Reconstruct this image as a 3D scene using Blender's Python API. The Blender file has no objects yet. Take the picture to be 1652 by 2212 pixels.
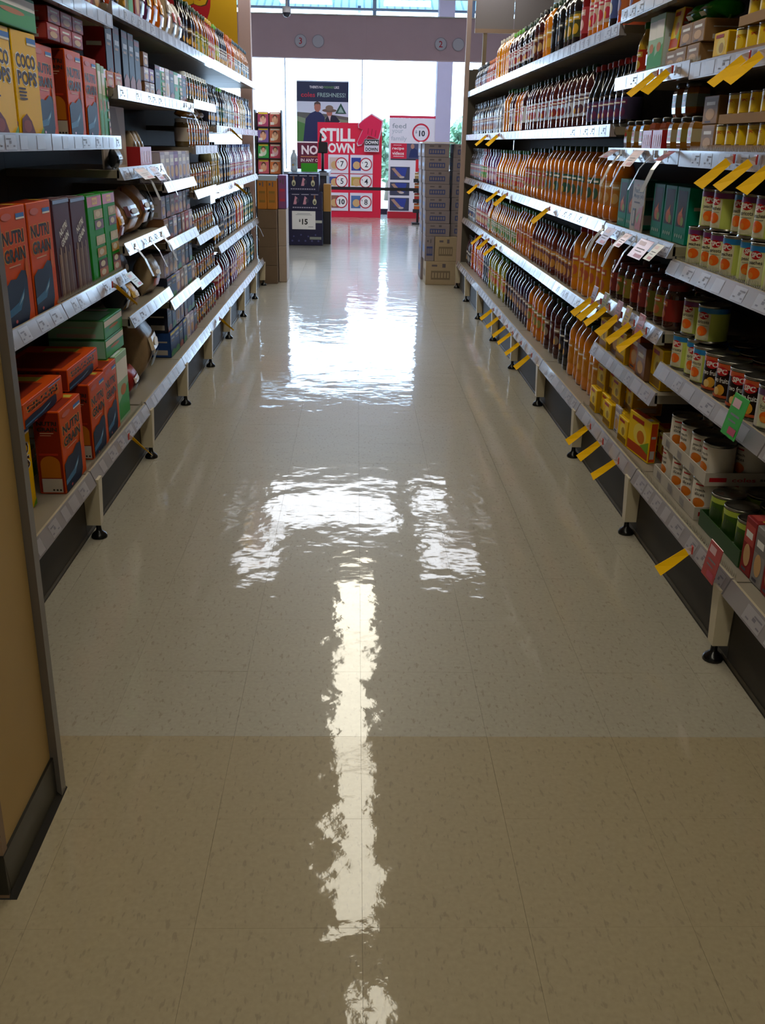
import bpy, math, random
from mathutils import Vector, Matrix
random.seed(7)
scene = bpy.context.scene
C = scene.collection
PI = math.pi

# ------------------------------------------------------------------ camera
# A phone held 1.34 m above the floor in the middle of the aisle, looking along +Y and tipped down.
FPX, VX, VY, ROLL = 2085.0, 770.0, 309.0, 0.021
fwd = Vector((VX - 826, VY - 1106, FPX)).normalized()            # world +Y seen by the camera (x right, y down, z ahead)
hor = Vector((VX + 1000 - 826, VY + 1000 * ROLL - 1106, FPX)).normalized()
upv = fwd.cross(hor).normalized()
if upv.y > 0: upv = -upv
rgt = fwd.cross(upv)
cam_d = bpy.data.cameras.new('camera'); cam = bpy.data.objects.new('camera', cam_d); C.objects.link(cam)
cam_d.sensor_fit = 'HORIZONTAL'; cam_d.sensor_width = 36.0; cam_d.lens = FPX / 1652 * 36.0
cam_d.clip_start = 0.05; cam_d.clip_end = 200
row0 = Vector((rgt.x, fwd.x, upv.x)); row1 = Vector((rgt.y, fwd.y, upv.y)); row2 = Vector((rgt.z, fwd.z, upv.z))
cm = Matrix((row0, -row1, -row2)).transposed().to_4x4(); cm.translation = (0, 0, 1.34)
cam.matrix_world = cm
scene.camera = cam

# ------------------------------------------------------------------ world, exposure
SKY_STRENGTH = 11.0
LAMP = 10.5
w = bpy.data.worlds.new('overcast_sky'); scene.world = w; w.use_nodes = True
bg = w.node_tree.nodes['Background']; bg.inputs[0].default_value = (0.50, 0.72, 1.0, 1); bg.inputs[1].default_value = SKY_STRENGTH
vs = scene.view_settings
vs.view_transform = 'Standard'; vs.look = 'None'; vs.gamma = 1.0; vs.exposure = 0.0; vs.use_curve_mapping = False
cy = scene.cycles
cy.use_denoising = True; cy.max_bounces = 6; cy.diffuse_bounces = 3; cy.glossy_bounces = 3; cy.use_adaptive_sampling = True; cy.adaptive_threshold = 0.02; cy.transmission_bounces = 4
cy.sample_clamp_indirect = 6.0; cy.caustics_reflective = False; cy.caustics_refractive = False
def portal(x, y, z, sx, sz):                                       # daylight through the shopfront glazing
    l = bpy.data.lights.new('window_daylight', 'AREA'); l.shape = 'RECTANGLE'; l.size = sx; l.size_y = sz
    l.cycles.is_portal = True
    o = bpy.data.objects.new('window_daylight', l); C.objects.link(o); o.location = (x, y, z); o.rotation_euler = (-PI / 2, 0, 0)
portal(0, 20.72, 1.78, 15, 3.56)
portal(0, 20.72, 3.7, 15, 0.9)

ONES = 'zeroth first second third fourth fifth sixth seventh eighth ninth tenth eleventh twelfth thirteenth fourteenth fifteenth sixteenth seventeenth eighteenth nineteenth'.split()
def nth(n):
    if n < 20: return ONES[n]
    t, u = divmod(n, 10)
    return {2: 'twentieth', 3: 'thirtieth', 4: 'fortieth', 5: 'fiftieth', 6: 'sixtieth'}[t] if u == 0 else {2: 'twenty', 3: 'thirty', 4: 'forty', 5: 'fifty', 6: 'sixty'}[t] + '-' + ONES[u]
# ------------------------------------------------------------------ materials
def lin(c):
    c = c.lstrip('#'); out = []
    for i in (0, 2, 4):
        v = int(c[i:i + 2], 16) / 255
        out.append(v / 12.92 if v <= 0.04045 else ((v + 0.055) / 1.055) ** 2.4)
    return out
_M = {}
def M(col, rough=0.5, metal=0.0, spec=0.5, coat=0.0, noise=0.0, nscale=40, bump=0.0, trans=0.0, alpha=1.0, name=None):
    k = (col, rough, metal, spec, coat, noise, nscale, bump, trans, alpha, name)
    if k in _M: return _M[k]
    m = bpy.data.materials.new(name or 'surface_' + col.lstrip('#')); m.use_nodes = True
    nt = m.node_tree; b = nt.nodes['Principled BSDF']
    r, g, bl = lin(col)
    b.inputs['Base Color'].default_value = (r, g, bl, 1); b.inputs['Roughness'].default_value = rough
    b.inputs['Metallic'].default_value = metal; b.inputs['Specular IOR Level'].default_value = spec
    b.inputs['Coat Weight'].default_value = coat; b.inputs['Coat Roughness'].default_value = 0.06
    b.inputs['Transmission Weight'].default_value = trans; b.inputs['Alpha'].default_value = alpha
    if noise or bump:
        geo = nt.nodes.new('ShaderNodeNewGeometry'); n = nt.nodes.new('ShaderNodeTexNoise')
        n.inputs['Scale'].default_value = nscale; n.inputs['Detail'].default_value = 4
        nt.links.new(geo.outputs['Position'], n.inputs['Vector'])
        if noise:
            mx = nt.nodes.new('ShaderNodeMix'); mx.data_type = 'RGBA'
            mx.inputs['A'].default_value = (r * (1 - noise), g * (1 - noise), bl * (1 - noise), 1)
            mx.inputs['B'].default_value = (min(1, r * (1 + noise)), min(1, g * (1 + noise)), min(1, bl * (1 + noise)), 1)
            nt.links.new(n.outputs['Fac'], mx.inputs['Factor']); nt.links.new(mx.outputs['Result'], b.inputs['Base Color'])
        if bump:
            bp = nt.nodes.new('ShaderNodeBump'); bp.inputs['Strength'].default_value = bump; bp.inputs['Distance'].default_value = 0.01
            nt.links.new(n.outputs['Fac'], bp.inputs['Height']); nt.links.new(bp.outputs['Normal'], b.inputs['Normal'])
    _M[k] = m
    return m
def emit(name, col, strength):
    m = bpy.data.materials.new(name); m.use_nodes = True; nt = m.node_tree
    b = nt.nodes['Principled BSDF']; r, g, bl = lin(col)
    b.inputs['Base Color'].default_value = (0.8, 0.8, 0.8, 1)
    b.inputs['Emission Color'].default_value = (r, g, bl, 1); b.inputs['Emission Strength'].default_value = strength
    return m
def floor_material(c0='#9c9484', c1='#b3ab9b', rough=0.42, coat=0.9):
    m = bpy.data.materials.new('polished_vinyl_tile'); m.use_nodes = True; nt = m.node_tree; N = nt.nodes.new; L = nt.links.new
    b = nt.nodes['Principled BSDF']; geo = N('ShaderNodeNewGeometry')
    def mapped(sx, sy, rz=0.0):
        mp = N('ShaderNodeMapping'); mp.inputs['Scale'].default_value = (sx, sy, 1); mp.inputs['Rotation'].default_value = (0, 0, rz)
        L(geo.outputs['Position'], mp.inputs['Vector']); return mp
    # chips: elongated flecks running mostly along the aisle
    n1 = N('ShaderNodeTexNoise'); n1.inputs['Scale'].default_value = 1; n1.inputs['Detail'].default_value = 2; L(mapped(105, 36, 0.12).outputs[0], n1.inputs['Vector'])
    r1 = N('ShaderNodeValToRGB'); r1.color_ramp.elements[0].position = 0.60; r1.color_ramp.elements[1].position = 0.68
    L(n1.outputs['Fac'], r1.inputs['Fac'])
    n2 = N('ShaderNodeTexNoise'); n2.inputs['Scale'].default_value = 90; n2.inputs['Detail'].default_value = 3; L(geo.outputs['Position'], n2.inputs['Vector'])
    n3 = N('ShaderNodeTexNoise'); n3.inputs['Scale'].default_value = 1.6; n3.inputs['Detail'].default_value = 2; L(geo.outputs['Position'], n3.inputs['Vector'])
    base = N('ShaderNodeMix'); base.data_type = 'RGBA'; base.inputs['A'].default_value = (*lin(c0), 1); base.inputs['B'].default_value = (*lin(c1), 1)
    L(n2.outputs['Fac'], base.inputs['Factor'])
    mx = N('ShaderNodeMix'); mx.data_type = 'RGBA'; mx.inputs['B'].default_value = (*lin('#7d6f5c'), 1)
    sc_ = N('ShaderNodeMath'); sc_.operation = 'MULTIPLY'; sc_.inputs[1].default_value = 0.45; L(r1.outputs['Color'], sc_.inputs[0])
    L(sc_.outputs[0], mx.inputs['Factor']); L(base.outputs['Result'], mx.inputs['A']); L(mx.outputs['Result'], b.inputs['Base Color'])
    # polish: wavy coat of wax
    w1 = N('ShaderNodeTexNoise'); w1.inputs['Scale'].default_value = 5.5; w1.inputs['Detail'].default_value = 2.6; w1.inputs['Roughness'].default_value = 0.55
    L(geo.outputs['Position'], w1.inputs['Vector'])
    bp = N('ShaderNodeBump'); bp.inputs['Strength'].default_value = 1.0; bp.inputs['Distance'].default_value = 0.0034
    L(w1.outputs['Fac'], bp.inputs['Height'])
    w2 = N('ShaderNodeTexNoise'); w2.inputs['Scale'].default_value = 70; w2.inputs['Detail'].default_value = 2; L(geo.outputs['Position'], w2.inputs['Vector'])
    bp2 = N('ShaderNodeBump'); bp2.inputs['Strength'].default_value = 1.0; bp2.inputs['Distance'].default_value = 0.00012
    L(w2.outputs['Fac'], bp2.inputs['Height']); L(bp.outputs['Normal'], bp2.inputs['Normal']); L(bp2.outputs['Normal'], b.inputs['Coat Normal'])
    rr = N('ShaderNodeMapRange'); rr.inputs['To Min'].default_value = 0.02; rr.inputs['To Max'].default_value = 0.08
    L(n3.outputs['Fac'], rr.inputs['Value']); L(rr.outputs['Result'], b.inputs['Coat Roughness'])
    b.inputs['Roughness'].default_value = rough; b.inputs['Coat Weight'].default_value = coat; b.inputs['Specular IOR Level'].default_value = 0.25
    return m

# ------------------------------------------------------------------ mesh helpers
class P:
    """collects faces; build() makes one mesh"""
    def __init__(s): s.v = []; s.f = []; s.mi = []; s.ms = []; s.sm = []
    def mat(s, m):
        if m not in s.ms: s.ms.append(m)
        return s.ms.index(m)
    def faces(s, pts, fs, m, smooth=False):
        o = len(s.v); s.v += [tuple(p) for p in pts]; i = s.mat(m)
        for f in fs: s.f.append([o + k for k in f]); s.mi.append(i); s.sm.append(smooth)
    def face(s, pts, m): s.faces(pts, [list(range(len(pts)))], m)
    def box(s, x0, x1, y0, y1, z0, z1, m, b=0.0):
        if b <= 0:
            p = [(x0, y0, z0), (x1, y0, z0), (x1, y1, z0), (x0, y1, z0), (x0, y0, z1), (x1, y0, z1), (x1, y1, z1), (x0, y1, z1)]
            s.faces(p, [(3, 2, 1, 0), (4, 5, 6, 7), (0, 1, 5, 4), (1, 2, 6, 5), (2, 3, 7, 6), (3, 0, 4, 7)], m)
        else:                                                      # softened edges: an octagonal section run up with a chamfer
            b = min(b, (x1 - x0) / 3, (y1 - y0) / 3, (z1 - z0) / 3); p = []; R = []
            def ring(z, i):
                return [(x0 + i + b, y0 + i, z), (x1 - i - b, y0 + i, z), (x1 - i, y0 + i + b, z), (x1 - i, y1 - i - b, z),
                        (x1 - i - b, y1 - i, z), (x0 + i + b, y1 - i, z), (x0 + i, y1 - i - b, z), (x0 + i, y0 + i + b, z)]
            for z, i in ((z0, b * .8), (z0 + b, 0), (z1 - b, 0), (z1, b * .8)): p += ring(z, i)
            fs = [list(range(7, -1, -1)), list(range(24, 32))]
            for k in range(3):
                for j in range(8): fs.append((k * 8 + j, k * 8 + (j + 1) % 8, k * 8 + 8 + (j + 1) % 8, k * 8 + 8 + j))
            s.faces(p, fs, m)
    def lathe(s, prof, n, m, smooth=True, sx=1.0, sy=1.0, ph=0.0, cap=True, cx=0, cy_=0):
        p = []
        for r, z in prof:
            for k in range(n):
                a = 2 * PI * (k + ph) / n; p.append((cx + r * sx * math.cos(a), cy_ + r * sy * math.sin(a), z))
        fs = []
        for i in range(len(prof) - 1):
            for k in range(n): fs.append((i * n + k, i * n + (k + 1) % n, (i + 1) * n + (k + 1) % n, (i + 1) * n + k))
        s.faces(p, fs, m, smooth)
        if cap:
            s.faces(p[:n], [list(range(n - 1, -1, -1))], m); s.faces(p[-n:], [list(range(n))], m)
    def tube(s, pts, r, m, n=8):
        p = []; prev = None
        for i, q in enumerate(pts):
            q = Vector(q); a = Vector(pts[max(0, i - 1)]); b = Vector(pts[min(len(pts) - 1, i + 1)]); d = (b - a).normalized()
            u = d.orthogonal().normalized() if prev is None else (prev - d * prev.dot(d)).normalized(); prev = u; v = d.cross(u)
            for k in range(n): p.append(q + (u * math.cos(2 * PI * k / n) + v * math.sin(2 * PI * k / n)) * r)
        fs = []
        for i in range(len(pts) - 1):
            for k in range(n): fs.append((i * n + k, i * n + (k + 1) % n, (i + 1) * n + (k + 1) % n, (i + 1) * n + k))
        fs += [list(range(n - 1, -1, -1)), [(len(pts) - 1) * n + k for k in range(n)]]
        s.faces(p, fs, m, True)
    def build(s, name):
        me = bpy.data.meshes.new(name); me.from_pydata(s.v, [], s.f)
        for m in s.ms: me.materials.append(m)
        me.polygons.foreach_set('material_index', s.mi); me.polygons.foreach_set('use_smooth', s.sm); me.update()
        return me
_T = {}
def txt(t, b=.012):
    """outline of a word as flat polygons centred on the origin"""
    if (t, b) not in _T:
        cu = bpy.data.curves.new('word', 'FONT'); cu.body = t; cu.offset = b; cu.align_x = 'CENTER'; cu.resolution_u = 2
        o = bpy.data.objects.new('word', cu); C.objects.link(o)
        me = bpy.data.meshes.new_from_object(o.evaluated_get(bpy.context.evaluated_depsgraph_get()))
        vv = [tuple(v.co[:2]) for v in me.vertices]; ff = [tuple(p.vertices) for p in me.polygons]
        x0 = min(a for a, b in vv); x1 = max(a for a, b in vv); z0 = min(b for a, b in vv); z1 = max(b for a, b in vv)
        _T[t, b] = ([(a - (x0 + x1) / 2, b - (z0 + z1) / 2) for a, b in vv], ff, x1 - x0, z1 - z0)
        bpy.data.objects.remove(o); bpy.data.curves.remove(cu); bpy.data.meshes.remove(me)
    return _T[t, b]
for _w in sorted(set('''SPC|peaches|apricots|two fruits|fruit Salad|peach|slices|COCO|POPS|NUTRI|GRAIN|NEW|coles|smart buy|Peaches in|Mango Jelly|es|3|2|$|15|STILL|DOWN|7|5|4|10|8|feed|your|family|recipe|videos|THERE'S NO|FRESHNESS|LIKE|FRESHNESS!|NO|IN ANY OF O'''.split('|'))): txt(_w)
for _w in ('COCO', 'POPS', 'NUTRI', 'GRAIN', 'STILL', 'DOWN', 'NO', '15', 'SPC', 'es', '10', '$'): txt(_w, .035)
class Pr(P):
    """flat print laid on a surface; fn maps (x, z, lift) to a point, every new shape lies a hair above the last"""
    def __init__(s, fn, nx=1): super().__init__(); s.fn = fn; s.lift = 0.0004; s.nx = nx
    def up(s): s.lift += 0.00022
    def rect(s, x0, z0, x1, z1, m):
        p = []; n = s.nx
        for k in range(n + 1):
            x = x0 + (x1 - x0) * k / n; p += [s.fn(x, z0, s.lift), s.fn(x, z1, s.lift)]
        s.faces(p, [(2 * k, 2 * k + 2, 2 * k + 3, 2 * k + 1) for k in range(n)], m); s.up()
    def poly(s, pts, m): s.face([s.fn(x, z, s.lift) for x, z in pts], m); s.up()
    def ell(s, cx, cz, rx, rz, m, n=20):
        if s.nx > 1:                                               # on a curved surface: rings of vertices that follow it
            p = [s.fn(cx, cz, s.lift)]
            for f in (.33, .67, 1.0): p += [s.fn(cx + f * rx * math.cos(2 * PI * k / n), cz + f * rz * math.sin(2 * PI * k / n), s.lift) for k in range(n)]
            fs = [(0, 1 + k, 1 + (k + 1) % n) for k in range(n)]
            for j in (0, 1): fs += [(1 + j * n + k, 1 + j * n + n + k, 1 + j * n + n + (k + 1) % n, 1 + j * n + (k + 1) % n) for k in range(n)]
            s.faces(p, fs, m); s.up(); return
        s.poly([(cx + rx * math.cos(2 * PI * k / n), cz + rz * math.sin(2 * PI * k / n)) for k in range(n)], m)
    def ring(s, cx, cz, r0, r1, m, n=28):
        p = []
        for k in range(n):
            a = 2 * PI * k / n
            for r in (r0, r1): p.append(s.fn(cx + r * math.cos(a), cz + r * math.sin(a), s.lift))
        s.faces(p, [(2 * k, 2 * k + 1, (2 * k + 3) % (2 * n), (2 * k + 2) % (2 * n)) for k in range(n)], m); s.up()
    def text(s, t, cx, cz, h, m, w=None, rot=0.0):
        vv, ff, tw, th = txt(t, .035 if (t, .035) in _T else .012); kz = h / th; kx = (w / tw) if w else kz; c, q = math.cos(rot), math.sin(rot)
        pts = []
        for a, b in vv:
            a, b = a * kx, b * kz; pts.append(s.fn(cx + a * c - b * q, cz + a * q + b * c, s.lift))
        s.faces(pts, ff, m); s.up()
def front(d): return lambda x, z, l: (x, -d - l, z)
def sidep(xs, sgn): return lambda y, z, l: (xs + sgn * l, -sgn * -y, z)
def cyl(r): return lambda x, z, l: ((r + l) * math.sin(x / r), -(r + l) * math.cos(x / r), z)

# ------------------------------------------------------------------ objects
def obj(name, me, parent=None, loc=(0, 0, 0), rot=(0, 0, 0)):
    o = bpy.data.objects.new(name, me); C.objects.link(o); o.location = loc; o.rotation_euler = rot
    if parent: o.parent = parent
    return o
def tag(o, label, cat, group=None):
    o['label'] = label; o['category'] = cat
    if group: o['group'] = group
    return o
def struct(name, me, label=None, parent=None, loc=(0, 0, 0)):
    o = obj(name, me, parent, loc)
    if parent is None:
        o['kind'] = 'structure'
        if label: o['label'] = label
    return o
def put(proto, name, label, cat, loc, rz=0.0, group=None, tilt=(0, 0)):
    """one thing: an Empty at its base with a copy of every part; a part is (name, mesh, parent index or None)"""
    r = bpy.data.objects.new(name, None); C.objects.link(r); r.empty_display_size = 0.05
    r.location = loc; r.rotation_euler = (tilt[0], tilt[1], rz); tag(r, label, cat, group); made = []
    for nm, me, par in proto:
        o = bpy.data.objects.new(nm, me); C.objects.link(o); o.parent = r if par is None else made[par]; made.append(o)
    return r
R_, L_ = -PI / 2, PI / 2                                            # a product facing the aisle from the right / left shelves

# ================================================================== THE SHELL
CEIL = 3.0
FLOOR_M = floor_material(); FLOOR_W = floor_material('#998a6e', '#ae9e80', 0.5, 0.8)   # older, browner tiles closest to the camera
slab = P()
DEEP = M('#5f5546', 0.6)
slab.box(-9, 9, -3.5, 20.8, -0.2, -0.006, DEEP)
floor = struct('floor', slab.build('floor'), 'cream flecked vinyl tile floor, polished and reflecting the shop windows')
T, X0, Y0 = 0.305, 0.024, 1.377
tile = P(); g = 0.00025; h = T / 2
tile.faces([(-h + g, -h + g, 0), (h - g, -h + g, 0), (h - g, h - g, 0), (-h + g, h - g, 0), (-h, -h, -0.004), (h, -h, -0.004), (h, h, -0.004), (-h, h, -0.004)],
           [(0, 1, 2, 3), (4, 5, 1, 0), (5, 6, 2, 1), (6, 7, 3, 2), (7, 4, 0, 3)], FLOOR_M)
tile_me = tile.build('tile'); tile_old = tile_me.copy(); tile_old.materials[0] = FLOOR_W
rows = range(-2, 35); cols = range(-4, 4)
rt = random.Random(3)
for j in rows:
    for i in cols:
        obj('tile', tile_old if j < 2 else tile_me, floor, (X0 + (i + .5) * T, Y0 + (j + .5) * T, 0), (rt.uniform(-1, 1) * 0.0010, rt.uniform(-1, 1) * 0.0010, 0))
far = P()
ya, yb, xa, xb = Y0 - 2 * T, Y0 + 35 * T, X0 - 4 * T, X0 + 4 * T
for j in range(-16, 64):
    for i in range(-29, 29):
        if -2 <= j < 35 and -4 <= i < 4: continue
        x, y = X0 + (i + .5) * T, Y0 + (j + .5) * T
        if abs(x) > 8.9 or y > 20.6 or y < -3.4 or (abs(x) > 3.2 and y < 11): continue
        far.face([(x - h + g, y - h + g, 0), (x + h - g, y - h + g, 0), (x + h - g, y + h - g, 0), (x - h + g, y + h - g, 0)], FLOOR_M)
ft = obj('far_tile', far.build('far_tile'), floor); ft['kind'] = 'stuff'

WALLM = M('#c9bca6', 0.7, noise=0.05, nscale=3)
CEILM = M('#d8d3c6', 0.8, noise=0.04, nscale=5)
BULK = M('#bfa0aa', 0.75, noise=0.10, nscale=2.2)
def sbox(name, *a, m=WALLM, label=None):
    p = P(); p.box(*a, m); return struct(name, p.build(name), label)
sbox('wall_left', -9.2, -9, -3.6, 20.8, 0, 4.4)
sbox('wall_right', 9, 9.2, -3.6, 20.8, 0, 4.4)
sbox('wall_back', -9, 9, -3.7, -3.5, 0, 4.4)
sbox('ceiling', -9, 9, -3.5, 13.2, CEIL, CEIL + 0.12, m=CEILM, label='pale ceiling over the shopping aisles')
sbox('wall_riser', -9, 9, 13.2, 13.3, CEIL, 4.4, m=CEILM)
sbox('ceiling_lobby', -9, 9, 13.3, 21.0, 4.4, 4.5, m=M('#85888f', 0.8))
# brown bulkhead that hangs across the shop above the checkouts
bh = P(); bh.box(-8.9, 0.127, 15.5, 15.7, 2.487, 3.045, BULK); b1 = struct('wall_bulkhead', bh.build('wall_bulkhead'), 'brown bulkhead hanging above the checkouts')
bh = P(); bh.box(0.128, 8.9, 15.5, 15.7, 2.487, 3.045, BULK); obj('bulkhead_panel', bh.build('bulkhead_panel'), b1)
bh = P(); bh.box(-8.9, 8.9, 15.48, 15.72, 3.045, 3.06, M('#b9b3ad', 0.5)); obj('bulkhead_cap', bh.build('bulkhead_cap'), b1)

# shopfront: full-height glazing, clerestory above
ALU = M('#c3ced8', 0.35); NAVY = M('#1d2236', 0.5)
glass_m = bpy.data.materials.new('clear_glass'); glass_m.use_nodes = True
_nt = glass_m.node_tree; _nt.nodes.remove(_nt.nodes['Principled BSDF']); _o = _nt.nodes['Material Output']
_t = _nt.nodes.new('ShaderNodeBsdfTransparent'); _g = _nt.nodes.new('ShaderNodeBsdfGlossy'); _g.inputs['Roughness'].default_value = 0.02
_f = _nt.nodes.new('ShaderNodeFresnel'); _f.inputs[0].default_value = 1.45; _x = _nt.nodes.new('ShaderNodeMixShader')
_nt.links.new(_f.outputs[0], _x.inputs[0]); _nt.links.new(_t.outputs[0], _x.inputs[1]); _nt.links.new(_g.outputs[0], _x.inputs[2]); _nt.links.new(_x.outputs[0], _o.inputs[0])
xs = [-9.0, -6.4, -4.0, -1.40, 0.098, 1.62, 3.1, 5.4, 7.2, 9.0]
YW = 20.6
for k in range(len(xs) - 1):
    x0, x1 = xs[k], xs[k + 1]
    p = P(); wd = 0.011  # frame bars made thin and pale to imitate the glare around them
    p.box(x0, x0 + wd, YW - .05, YW + .05, 0, 3.58, ALU); p.box(x1 - wd, x1, YW - .05, YW + .05, 0, 3.58, ALU)
    p.box(x0 + wd, x1 - wd, YW - .05, YW + .05, 0, 0.10, NAVY); p.box(x0 + wd, x1 - wd, YW - .05, YW + .05, 3.54, 3.58, ALU)
    wn = struct('window_%d' % (k + 1), p.build('window_frame'), 'tall aluminium framed shopfront window')
    p = P(); p.box(x0 + wd, x1 - wd, YW - .005, YW + .005, 0.10, 3.54, glass_m); obj('pane', p.build('pane'), wn)
sbox('wall_header', -9, 9, YW - .1, YW + .1, 3.58, 3.60, m=M('#7d7a80', 0.7))
cx_ = [-9.0, -5.2, -1.33, 0.32, 1.66, 2.2, 5.2, 9.0]
for k in range(len(cx_) - 1):
    x0, x1 = cx_[k], cx_[k + 1]; p = P(); wd = 0.035
    for a in ((x0, x0 + wd, 3.60, 4.40), (x1 - wd, x1, 3.60, 4.40), (x0 + wd, x1 - wd, 3.60, 3.62), (x0 + wd, x1 - wd, 3.70, 3.74), (x0 + wd, x1 - wd, 4.34, 4.40)):
        p.box(a[0], a[1], YW - .05, YW + .05, a[2], a[3], M('#7d94ad', 0.5))
    wn = struct('window_%d' % (k + 20), p.build('window_frame'), 'clerestory window above the shopfront')
    p = P(); p.box(x0 + wd, x1 - wd, YW - .004, YW + .004, 3.62, 3.70, glass_m); obj('pane', p.build('pane'), wn)
    p = P(); p.box(x0 + wd, x1 - wd, YW - .004, YW + .004, 3.75, 4.34, glass_m); obj('pane', p.build('pane'), wn)
# outside: pale car park, ribbed awning, a tree
sbox('ground', -40, 40, 20.9, 90, -0.25, -0.02, m=M('#d6d4cf', 0.9, noise=0.06, nscale=1), label='pale car park outside the windows')
aw = P()
AWM = M('#4f7686', 0.7)
for k in range(120):
    x = -9 + k * 0.15; aw.faces([(x, 21.1, 3.80), (x + .10, 21.1, 3.80), (x + .125, 21.1, 3.77), (x + .15, 21.1, 3.80), (x, 24.0, 4.95), (x + .10, 24.0, 4.95), (x + .125, 24.0, 4.92), (x + .15, 24.0, 4.95)],
                            [(0, 1, 5, 4), (1, 2, 6, 5), (2, 3, 7, 6)], AWM)
for x in (-8, 0, 8): aw.box(x, x + .06, 20.75, 21.15, 3.72, 3.80, M('#7d94ad', 0.5))
awn = obj('awning', aw.build('awning')); tag(awn, 'pale blue ribbed awning outside the clerestory windows', 'awning')
def tree(x, y, h, r, seed, label):
    rr = random.Random(seed); t = bpy.data.objects.new('tree', None); C.objects.link(t); t.location = (x, y, -0.02); tag(t, label, 'tree')
    p = P(); p.tube([(0, 0, 0), (0.05, 0, h * .3), (0, 0.04, h * .55), (0.03, 0, h * .8)], 0.09, M('#6e6250', 0.9)); obj('trunk', p.build('trunk'), t)
    p = P(); ml = [M('#8fb593', 0.8), M('#a6c9a4', 0.8)]
    for _ in range(900):
        a = rr.uniform(0, 2 * PI); e = rr.uniform(-1, 1); d = r * rr.random() ** .4; c = Vector((d * math.cos(a) * math.sqrt(1 - e * e), d * math.sin(a) * math.sqrt(1 - e * e), h * .62 + d * e * 1.35))
        u = Vector((rr.uniform(-1, 1), rr.uniform(-1, 1), rr.uniform(-1, 1))).normalized() * .10; v = u.orthogonal() * .6
        p.face([c - u, c + v, c + u, c - v], ml[_ % 2])
    obj('foliage', p.build('foliage'), t)
tree(0.80, 26, 1.9, 0.55, 1, 'pale green shrub outside the window behind the red sign')
tree(2.75, 26, 2.2, 0.5, 2, 'pale green shrub outside the window behind the grey column')
# grey column by the windows, lane number discs, security camera
cp = P(); cp.box(1.47, 1.75, 19.4, 19.75, 0, 4.4, M('#b3adc4', 0.7, noise=.06, nscale=4))
struct('column', cp.build('column'), 'grey square column standing in front of the shop windows')

# ------------------------------------------------------------------ lamps
GLOW_FILL = emit('added_fill_diffuser', '#e2ebff', LAMP * 1.9); GLOW_END = emit('end_lamp_diffuser', '#f2f7ff', LAMP * .55)
GLOW = emit('lamp_diffuser', '#fdf6e0', LAMP)
CASE = M('#e6e3da', 0.5)
def lamp(x0, x1, y0, y1, label, z=CEIL, glow=None):
    t = bpy.data.objects.new('ceiling_light', None); C.objects.link(t); t.location = ((x0 + x1) / 2, (y0 + y1) / 2, z); tag(t, label, 'light', 'ceiling lights over the aisle')
    a, b = (x1 - x0) / 2, (y1 - y0) / 2
    p = P(); p.box(-a - .02, a + .02, -b - .02, b + .02, -0.03, 0, CASE); obj('housing', p.build('housing'), t)
    p = P(); p.box(-a, a, -b, b, -0.05, -0.03, glow or GLOW); obj('diffuser', p.build('diffuser'), t)
lamp(-0.12, 0.16, 4.35, 6.0, 'batten light over the aisle, second from the camera end')
lamp(-0.14, 0.15, 6.08, 7.7, 'batten light over the aisle, third from the camera end')
lamp(-0.13, 0.17, 7.78, 9.35, 'batten light over the aisle, fourth from the camera end')
lamp(0.05, 0.22, 1.6, 4.0, 'batten light over the aisle, closest to the camera')
lamp(-1.05, 0.52, 10.75, 12.1, 'wide panel light beyond the end of the aisle', glow=GLOW_END)
lamp(0.80, 1.45, 9.5, 10.5, 'panel light above the end of the juice shelves', glow=GLOW_END)
lamp(0.80, 1.2, 11.2, 12.1, 'small panel light above the stacked cartons', glow=GLOW_END)
lamp(-1.3, -0.85, 9.55, 10.5, 'panel light above the end of the bottle shelves', glow=GLOW_END)
for k in range(6): lamp(-6.6 + k * 2.4, -5.4 + k * 2.4, 15.85, 16.75, 'added fill light for the shopfront signs, %s from the left wall' % nth(k + 1), 4.4, GLOW_FILL)  # unseen fill lamps added over the lobby to brighten the shopfront signs
for k, yy in enumerate((-2.6, -0.6)): lamp(-0.12, 0.16, yy, yy + 1.6, ('batten light behind the camera, closer one', 'batten light behind the camera, farther one')[1 - k])

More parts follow.
